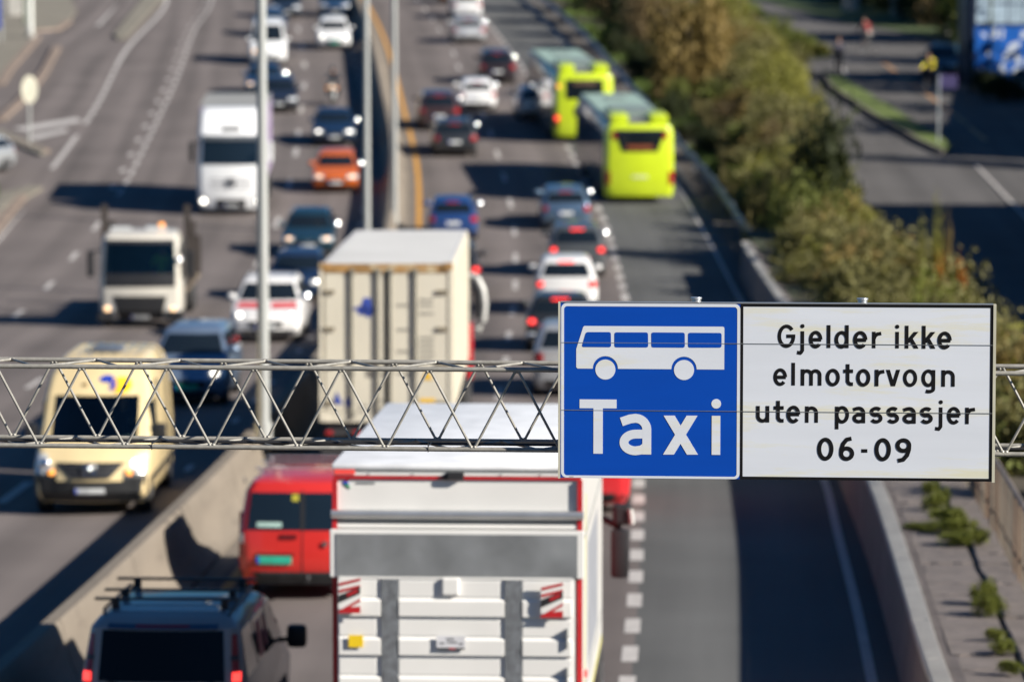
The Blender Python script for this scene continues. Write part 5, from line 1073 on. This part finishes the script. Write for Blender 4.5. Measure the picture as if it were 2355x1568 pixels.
#PART3
# ---------------------------------------------------------------- vegetation
VR=random.Random(11)
def leafmat(name,col,var=.35):
    m=mat(name,col,.7,0,var,1.1,spec=.25); n=m.node_tree.nodes; l=m.node_tree.links; b=n['Principled BSDF']; o=[x for x in n if x.type=='OUTPUT_MATERIAL'][0]
    t=n.new('ShaderNodeBsdfTranslucent'); t.inputs[0].default_value=(col[0]*1.3,col[1]*1.3,col[2]*.7,1); x=n.new('ShaderNodeMixShader'); x.inputs[0].default_value=.25
    l.new(b.outputs[0],x.inputs[1]); l.new(t.outputs[0],x.inputs[2]); l.new(x.outputs[0],o.inputs[0]); return m
LM={'olive':leafmat('leaf_olive',(.165,.155,.06)),'green':leafmat('leaf_green',(.13,.15,.038)),'ochre':leafmat('leaf_ochre',(.2,.145,.05)),'brown':leafmat('leaf_brown',(.17,.125,.065)),'lime':leafmat('leaf_lime',(.21,.205,.045)),'orange':leafmat('leaf_orange',(.36,.14,.025)),'dark':leafmat('leaf_dark',(.035,.045,.018)),'weed':leafmat('leaf_weed',(.17,.19,.04))}
BARK=mat('bark',(.12,.09,.065),.9,0,.3,4); TWIG=mat('pale_twig',(.24,.2,.15),.9,0,.2,4)
def crown_mesh(n,ncl,ls,seed,rz=1.0,low=.15,spiky=0):
    r=random.Random(seed); v=[];f=[]; cl=[]
    for _ in range(ncl):
        a=r.uniform(0,2*math.pi); q=math.sqrt(r.random())*.78; z=low+r.random()**.8*(1-low)*.85; q*=math.sqrt(max(.1,1-(z-.35)**2*1.1)); cl.append((q*math.cos(a),q*math.sin(a),z,r.uniform(.14,.4)))
    for i in range(n):
        c=r.choice(cl); d=Vector((r.gauss(0,1),r.gauss(0,1),r.gauss(0,1))).normalized()*(r.random()**.4)*c[3]
        if spiky: d.z*=1.9
        p=Vector((c[0],c[1],c[2]))+d; s_=ls*r.uniform(.5,1.5); u=Vector((r.gauss(0,1),r.gauss(0,1),r.gauss(0,.6))).normalized(); w=u.cross(Vector((r.gauss(0,1),r.gauss(0,1),r.gauss(0,1)))).normalized()
        k=len(v); v+=[tuple(p-u*s_),tuple(p+w*s_*.5),tuple(p+u*s_),tuple(p-w*s_*.5)]; f.append((k,k+1,k+2,k+3))
    me=bpy.data.meshes.new('crown'); me.from_pydata(v,[],f); me.materials.append(LM['green']); return me
CM=[crown_mesh(4600,46,.05,s_,spiky=s_%2) for s_ in (1,2,3,4,5)]
def twig_mesh(seed):
    r=random.Random(seed); mb=MB()
    for k in range(9):
        a=r.uniform(0,6.28); q=r.uniform(.2,.75); top=(q*math.cos(a),q*math.sin(a),r.uniform(.5,.98)); m_=(top[0]*.35+r.uniform(-.05,.05),top[1]*.35,top[2]*.5)
        mb.tube((top[0]*.05,top[1]*.05,0),m_,.022,5,.014); mb.tube(m_,top,.014,5,.005)
    me=bpy.data.meshes.new('stems'); me.from_pydata(mb.v,[],mb.f); me.materials.append(BARK); return me
TM=[twig_mesh(s_) for s_ in (1,2,3)]
def bush(x,y,r,h,kind,label,group,k=None,base=0,name='bush',cat='bush'):
    k=VR.randrange(5) if k is None else k
    root=empty(name,(x,y,hz(y)+base),VR.uniform(0,6.28),label,cat,group); root.scale=(r,r,h)
    for nm,me,m in (('crown',CM[k],LM[kind]),('stems',TM[k%3],TWIG if kind in('ochre','olive') else BARK)):
        o=bpy.data.objects.new(nm,me); link(o); o.parent=root; o.material_slots[0].link='OBJECT'; o.material_slots[0].material=m
    return root
XR=smooth([(60,9.4),(76,9.9),(90,10.3),(105,10.7),(120,11.0),(135,11.3),(150,11.8),(180,12.9),(205,13.8),(225,12.5)])
XL=smooth([(60,8.0),(80,8.8),(100,9.2),(112,8.9),(126,9.5),(150,9.8),(165,10.3),(190,9.8),(210,8.8),(225,8.2)])
ORD=['first','second','third','fourth','fifth','sixth','seventh','eighth','ninth','tenth','eleventh','twelfth','thirteenth','fourteenth','fifteenth','sixteenth','seventeenth','eighteenth','nineteenth','twentieth','twenty first','twenty second','twenty third']
CNT={}
def uniq(t,suffix):
    CNT[t]=CNT.get(t,0)+1; return t if CNT[t]==1 else t+', '+ORD[min(CNT[t]-1,22)]+' '+suffix
def where(x,y):
    t=(x-XL(y))/(XR(y)-XL(y)); side='on the guardrail side' if t<.34 else ('on the street side' if t>.67 else 'in mid strip')
    for lim,w in ((80,'behind the white sign'),(95,'above the white sign'),(110,'near the orange shoots'),(128,'near the retaining wall end'),(145,'opposite the nearer bus'),(162,'opposite the farther bus'),(182,'before the autumn tree'),(400,'by the autumn tree')):
        if y<lim: return side+' '+w
BL={'olive':'dusty olive bush','green':'dark green bush','ochre':'ochre yellow autumn bush','brown':'brownish bush','lime':'bright yellow green bush'}
y=64
while y<214:
    n=2 if XR(y)-XL(y)<2.6 else 3
    for i in range(n):
        t=(i+VR.uniform(.2,.8))/n; x=XL(y)+(XR(y)-XL(y))*t; kd=VR.choice(['olive','olive','olive','ochre','green','olive','lime'] if y<150 else ['ochre','olive','olive','brown','green','olive'])
        if t>.7 and y>150: kd=VR.choice(['lime','olive','lime'])
        hgt=VR.uniform(1.5,2.35)*(1.0 if t>.3 else .7); yy=y+VR.uniform(-1,1)
        bush(x,yy,VR.uniform(1.25,2.0),hgt,kd,uniq(('tall ' if hgt>2.05 else 'low ' if hgt<1.45 else '')+BL[kd]+' '+where(x,yy),'one up'),'bushes of the overgrown strip')
    y+=2.6
# plants close to the guardrail and behind the fence
for y in range(128,226,7):
    kd=VR.choice(['green','dark','brown']); 
    bush(RAIL(y)+VR.uniform(.9,1.9),y,VR.uniform(.7,1.1),VR.uniform(.7,1.3),kd,uniq({'green':'low green shrub just behind the guardrail','dark':'low dark evergreen shrub just behind the guardrail','brown':'low brown shrub just behind the guardrail'}[kd],'up from the wall end'),'low shrubs behind the guardrail',name='shrub',cat='shrub')
for y in range(60,112,4):
    kd=VR.choice(['olive','olive','weed','ochre']); h=VR.uniform(1.2,1.8)
    bush(WALL(y)+2.9+VR.uniform(0,.5),y,VR.uniform(.8,1.1),h,kd,uniq({'olive':'olive bush crowding behind the picket fence','weed':'fresh green bush crowding behind the picket fence','ochre':'ochre bush crowding behind the picket fence'}[kd],'from the near end'),'bushes behind the picket fence',base=.6)
# single larger plants
for px,Z,X,h,r,kd,lb in ((0,187,8.6,4.6,2.3,'ochre','tall orange brown autumn tree at the top of the embankment'),(0,196,9.8,3.4,1.6,'ochre','rust coloured shrub tree behind the tall autumn tree'),(0,129,10.4,4.2,1.5,'dark','tall dark bush whose shadow crosses the bus lane'),(0,226,6.6,3.6,2.0,'dark','dark tree at the top edge nearest the guardrail'),(0,236,5.9,4.0,2.2,'brown','dark reddish brown tree at the top edge of the embankment'),(0,246,5.2,4.0,2.2,'dark','dark tree farthest up beside the guardrail'),(0,217,7.8,3.4,2.0,'brown','brown leaved tree left of the yellow green bushes at the top'),(0,212,11.4,3.6,1.9,'lime','yellow green tree crown near the top beside the pedestrian')):
    bush(X,Z,r,h,kd,lb,None,name='tree',cat='tree')
for i,(x,y,h,kd) in enumerate(((10.35,96,2.5,'lime'),(10.7,96,2.9,'lime'),(11.05,97,2.6,'ochre'),(11.35,96.5,2.3,'orange'),(10.75,95.6,2.1,'orange'))):
    bush(x-.05,y,.2,h+.1,kd,['short lime shoot leftmost of the upright coloured shoots','tallest lime yellow shoot rising against the dark street','ochre topped shoot right of the tallest shoot','orange shoot rightmost of the upright coloured shoots','low orange shoot at the foot of the coloured shoots'][i],None,name='shoot',cat='plant')
# weeds on the walkway
wR=random.Random(4)
for i,(px,py,r,h) in enumerate(((2140,1135,.16,.35),(2150,1170,.22,.4),(2175,1205,.34,.45),(2205,1225,.3,.4),(2150,1215,.3,.16),(2110,1212,.22,.12),(2195,1250,.3,.3),(2262,1385,.2,.45),(2275,1410,.24,.4),(2290,1470,.14,.25),(2305,1500,.18,.3),(2325,1545,.16,.25),(2170,1150,.12,.3),(2245,1250,.2,.4))):
    x,y=gp(px,py,1.08); o=bush(x,y,r*1.1,h*.55,'weed',['small weed at the upper end of the walkway crack under the sign','leafy weed just below the sign on the walkway crack','bushy weed in the big clump between the slabs','largest weed of the clump beside the fence foot','flat weed at the left of the big clump','flattest weed spreading towards the wall cap','lower weed of the big clump','tall yellowish weed below the big clump','dense weed halfway down the walkway crack','small weed two thirds down the walkway crack','orange tinged weed near the bottom right','lowest weed at the bottom of the crack','thin weed between the sign and the big clump','weed pressed against the fence foot'][i],'weeds growing between the walkway slabs',name='weed',cat='weed'); o.location.z=hz(y)+1.07
# grass tufts (stuff)
def tufts(name,n,fx,y0,y1,m,h=.22,seed=1,up=0):
    r=random.Random(seed); v=[];f=[]
    for i in range(n):
        y=r.uniform(y0,y1); a,b=fx(y); x=r.uniform(a,b); z=hz(y)+up
        if math.sin(x*1.3+y*.23)+math.sin(y*.41+x*.5)+r.uniform(-.8,.8)<-.2: continue
        for _ in range(3):
            an=r.uniform(0,6.28); w=.05; hh=h*r.uniform(.5,1.4); dx,dy=r.uniform(-.12,.12),r.uniform(-.12,.12); k=len(v)
            v+=[(x-w*math.cos(an),y-w*math.sin(an),z),(x+w*math.cos(an),y+w*math.sin(an),z),(x+dx,y+dy,z+hh)]; f.append((k,k+1,k+2))
    me=bpy.data.meshes.new(name); me.from_pydata(v,[],f); me.materials.append(m); o=bpy.data.objects.new(name,me); link(o); o['kind']='stuff'; return o
tufts('embankment_grass',30000,lambda y:(RAIL(y)+.6,XR(y)+.8),126,262,leafmat('blade_green',(.11,.16,.04)),.3,2)
tufts('tall_grass',16000,lambda y:(XL(y)-1.6,XR(y)+.6),100,215,leafmat('blade_straw',(.2,.17,.07)),.75,9)
tufts('verge_grass',9000,lambda y:(WALL(y)+2.0,XR(y)+1),60,126,leafmat('blade_olive',(.1,.1,.035)),.3,3)
tufts('upper_grass',9000,lambda y:(7.5,16),205,262,leafmat('blade_bright',(.12,.15,.03)),.25,4)
# dark hedge and trees beyond the side street
for i,(px,py,r,h,kd) in enumerate(((1985,10,2.4,3.6,'dark'),(2040,28,2.4,3.4,'dark'),(2110,48,2.2,3.6,'dark'),(2170,62,2.2,3.4,'brown'),(2215,88,2.0,3.6,'dark'),(2150,20,2.4,4.5,'green'),(2080,5,2.4,4.2,'dark'),(2230,40,2.0,4.4,'green'),(2265,215,1.2,1.0,'dark'),(2300,232,1.3,1.1,'dark'),(1820,115,1.0,1.0,'green'),(1850,125,1.1,.9,'green'),(1880,132,1.0,.7,'lime'),(1780,100,1.2,1.2,'green'))):
    x,y=gp(px,py); bush(x,y,r,h,kd,['dark hedge tree leftmost beyond the side street','dark hedge tree behind the red topped cyclist','dark hedge tree right of the red topped cyclist','brown hedge tree left of the blue kiosk','dark hedge tree touching the blue kiosk','green tree behind the brown hedge tree','dark tree at the top edge behind the cyclist','green tree at the top edge beside the blue kiosk','low dark shrub under the left end of the kiosk','low dark shrub in front of the parked teal car','low green shrub at the mouth of the side street','low green shrub in the middle of the small street corner','lime shrub by the kerb of the side street','green shrub next to the yellow green tree'][i],None,name='tree' if h>2 else 'shrub',cat='tree' if h>2 else 'shrub')
# trees and buildings outside the frame whose shadows fall on the street
for i,(x,y,r,h) in enumerate(((31,169,4.5,8),(36,176,4.5,9),(30,190,3.5,6.5),(27,222,3.5,7),(31,236,3.5,8),(26,158,1.6,6.5),(33,205,3,8))):
    bush(x,y,r,h,'green',['street tree outside the right edge nearest the grass island','taller street tree outside the right edge','street tree outside the right edge behind the kiosk','small street tree beside the far corner','tall street tree at the far corner','slender street tree outside the right edge','street tree behind the blue kiosk'][i],None,name='tree',cat='tree')
def block(name,x0,x1,y0,y1,h,wall,label,floors,nx,face='w'):
    r=empty(name,((x0+x1)/2,(y0+y1)/2,hz((y0+y1)/2)-.5),0,label,'building'); a,b=(x1-x0)/2,(y1-y0)/2
    MB().box(-a,a,-b,b,-2,h).build('wall',wall,r); MB().box(-a-.2,a+.2,-b-.2,b+.2,h,h+.35).build('roof',CONC2,r)
    fh=h/floors
    for k in range(floors):
        for i in range(nx):
            if face=='w': y=-b+(i+.5)*2*b/nx; MB().box(-a-.05,-a+.02,y-1.0,y+1.0,k*fh+1.0,k*fh+fh-.5).build('window',GLASS,r)
            else: x=-a+(i+.5)*2*a/nx; MB().box(x-1.2,x+1.2,b-.02,b+.05,k*fh+1.0,k*fh+fh-.5).build('window',GLASS,r)
    return r
BRK=mat('wall_dark_brick',(.16,.11,.085),.9,0,.15,1); BRD=mat('wall_slate',(.07,.075,.08),.8,0,.1,1)
block('warehouse',23.8,60,72,141,9.2,BRK,'brick warehouse just outside the right edge shading the side street',3,12)
block('apartment_house',30.5,50,158,189,6.5,BRK,'low brick house just outside the right edge beyond the warehouse',2,8)
block('reflection_block',-45,45,-95,-62,24,BRD,'unseen dark slate block added behind the camera for window reflections',6,16,'n')  # out of view, added so the rear windows reflect something dark
# ---------------------------------------------------------------- blue kiosk, posts, signs
kx,ky=gp(2306,198); K_=empty('kiosk',(kx,ky,hz(ky)),.03,'blue kiosk with white graffiti and a band of pale windows at the top right','kiosk')
KB=mat('kiosk_blue',(.01,.1,.42),.4,0,.2,1.5); KW=mat('graffiti_white',(.5,.55,.62),.5,0,.2,3); KD=mat('kiosk_navy',(.008,.018,.05),.5)
MB().box(-1.45,3.6,0,3.0,.1,3.0).build('wall',KB,K_); MB().box(-1.9,-1.46,-.1,3.0,0,5.6).build('corner_column',KD,K_); MB().box(-1.46,3.6,.05,3,3.0,5.4).build('upper_wall',KD,K_); MB().box(-2,3.8,-.2,3.2,5.4,5.6).build('roof',KD,K_)
PW=mat('pale_window',(.35,.45,.55),.1,0,.25,1.2)
for k in range(6): MB().box(-1.4+k*.82,-1.4+k*.82+.74,-.0,.04,3.15,4.1).box(-1.4+k*.82,-1.4+k*.82+.74,-.0,.04,4.2,5.2).build('window',PW,K_)
gR=random.Random(8)
for k in range(26):
    x=-1.2+gR.random()*3.2; z=.4+gR.random()*2.3; w=gR.uniform(.12,.3); h=gR.uniform(.12,.4); a=gR.uniform(-.4,.4)
    MB().prism([(x+w*math.cos(t+a)*(1 if j%2 else .55),z+h*math.sin(t)*(1 if j%2 else .7)) for j,t in enumerate([2*math.pi*q/8 for q in range(8)])],'y',-.012-k*.0006,.005).build('graffiti_patch',KW,K_)
MB().tube((-.75,-.6,0),(-.75,-.6,6),.06,8).build('drain_pipe',mat('pole_green',(.08,.1,.05),.6),K_)
x,y=gp(2157,336); r=empty('sign_post',(x,y,hz(y)),0,'slim pale sign post at the lower end of the grass island','sign post')
MB().tube((0,0,0),(0,0,3.1),.045,10).build('post',mat('post_pale',(.45,.48,.5),.4,.3),r); MB().box(-.02,.8,-.03,-.01,2.5,3.1).build('sign_plate',mat('sign_back_violet',(.05,.04,.12),.5),r)
x,y=gp(68,336); r=empty('round_sign',(x,y,hz(y)),.35,'round cream road sign on a slim pole at the left traffic island','sign')
MB().tube((0,0,0),(0,0,3.0),.06,10).build('post',GREYPOLE,r); MB().tube((0,-.08,2.45),(0,-.05,2.45),.5,28).build('sign_disc',mat('disc_cream',(.52,.5,.4),.5),r,bevel=.006); r.children[1].scale=(.72,1,1.22); r.children[1].location.z=-.54
MB().box(-.02,.02,-.082,-.08,2.0,2.9).build('disc_seam',mat('seam_grey',(.35,.34,.28),.5),r)
x,y=gp(70,92); r=empty('white_post',(x,y,hz(y)),0,'thick white post standing on the pavement at the top left','post'); MB().tube((0,0,0),(0,0,7),.17,14).build('pole',mat('post_white',(.62,.63,.6),.5),r,sm=True); MB().tube((0,0,0),(0,0,.4),.26,14).build('base',CONC2,r)
x,y=gp(4,100); r=empty('blue_sign',(x,y,hz(y)),0,'blue banner sign on a post at the top left corner','sign'); MB().tube((0,0,0),(0,0,6),.06,8).build('post',GREYPOLE,r); MB().box(-.35,.06,-.03,.03,.8,5).build('panel',mat('banner_blue',(.01,.05,.35),.4),r)
x,y=gp(40,40); r=empty('street_cabinet',(x,y,hz(y)),.2,'low grey cabinet on the top left pavement','cabinet'); MB().box(-.6,.6,-.3,.3,0,1.3).build('body',CONC2,r,bevel=.03); MB().box(-.62,.62,-.32,.32,1.3,1.36).build('lid',DKST,r)
x,y=gp(52,68); r=empty('post',(x-.1,y+2,hz(y)),0,'grey green post beside the thick white post','post'); MB().tube((0,0,0),(0,0,5),.12,10).build('pole',mat('pole_sage',(.2,.22,.17),.6),r); MB().tube((0,0,0),(0,0,.3),.16,10).build('base',CONC2,r)
for i,(px,py,w,h) in enumerate(((1955,28,.5,1.6),(2066,42,.45,1.6),(2210,80,.9,1.5))):
    x,y=gp(px,py); r=empty('concrete_block',(x,y,hz(y)),.1,['pale concrete post leftmost before the dark hedge','pale concrete post in the middle of the dark hedge','wide pale concrete block beside the blue kiosk'][i],'concrete block'); MB().box(-w,w,-.25,.25,0,h).build('block',CONC2,r,bevel=.04); MB().box(-w-.04,w+.04,-.3,.3,h,h+.1).build('cap',CONC2,r)
x,y=gp(630,1400,1.0)
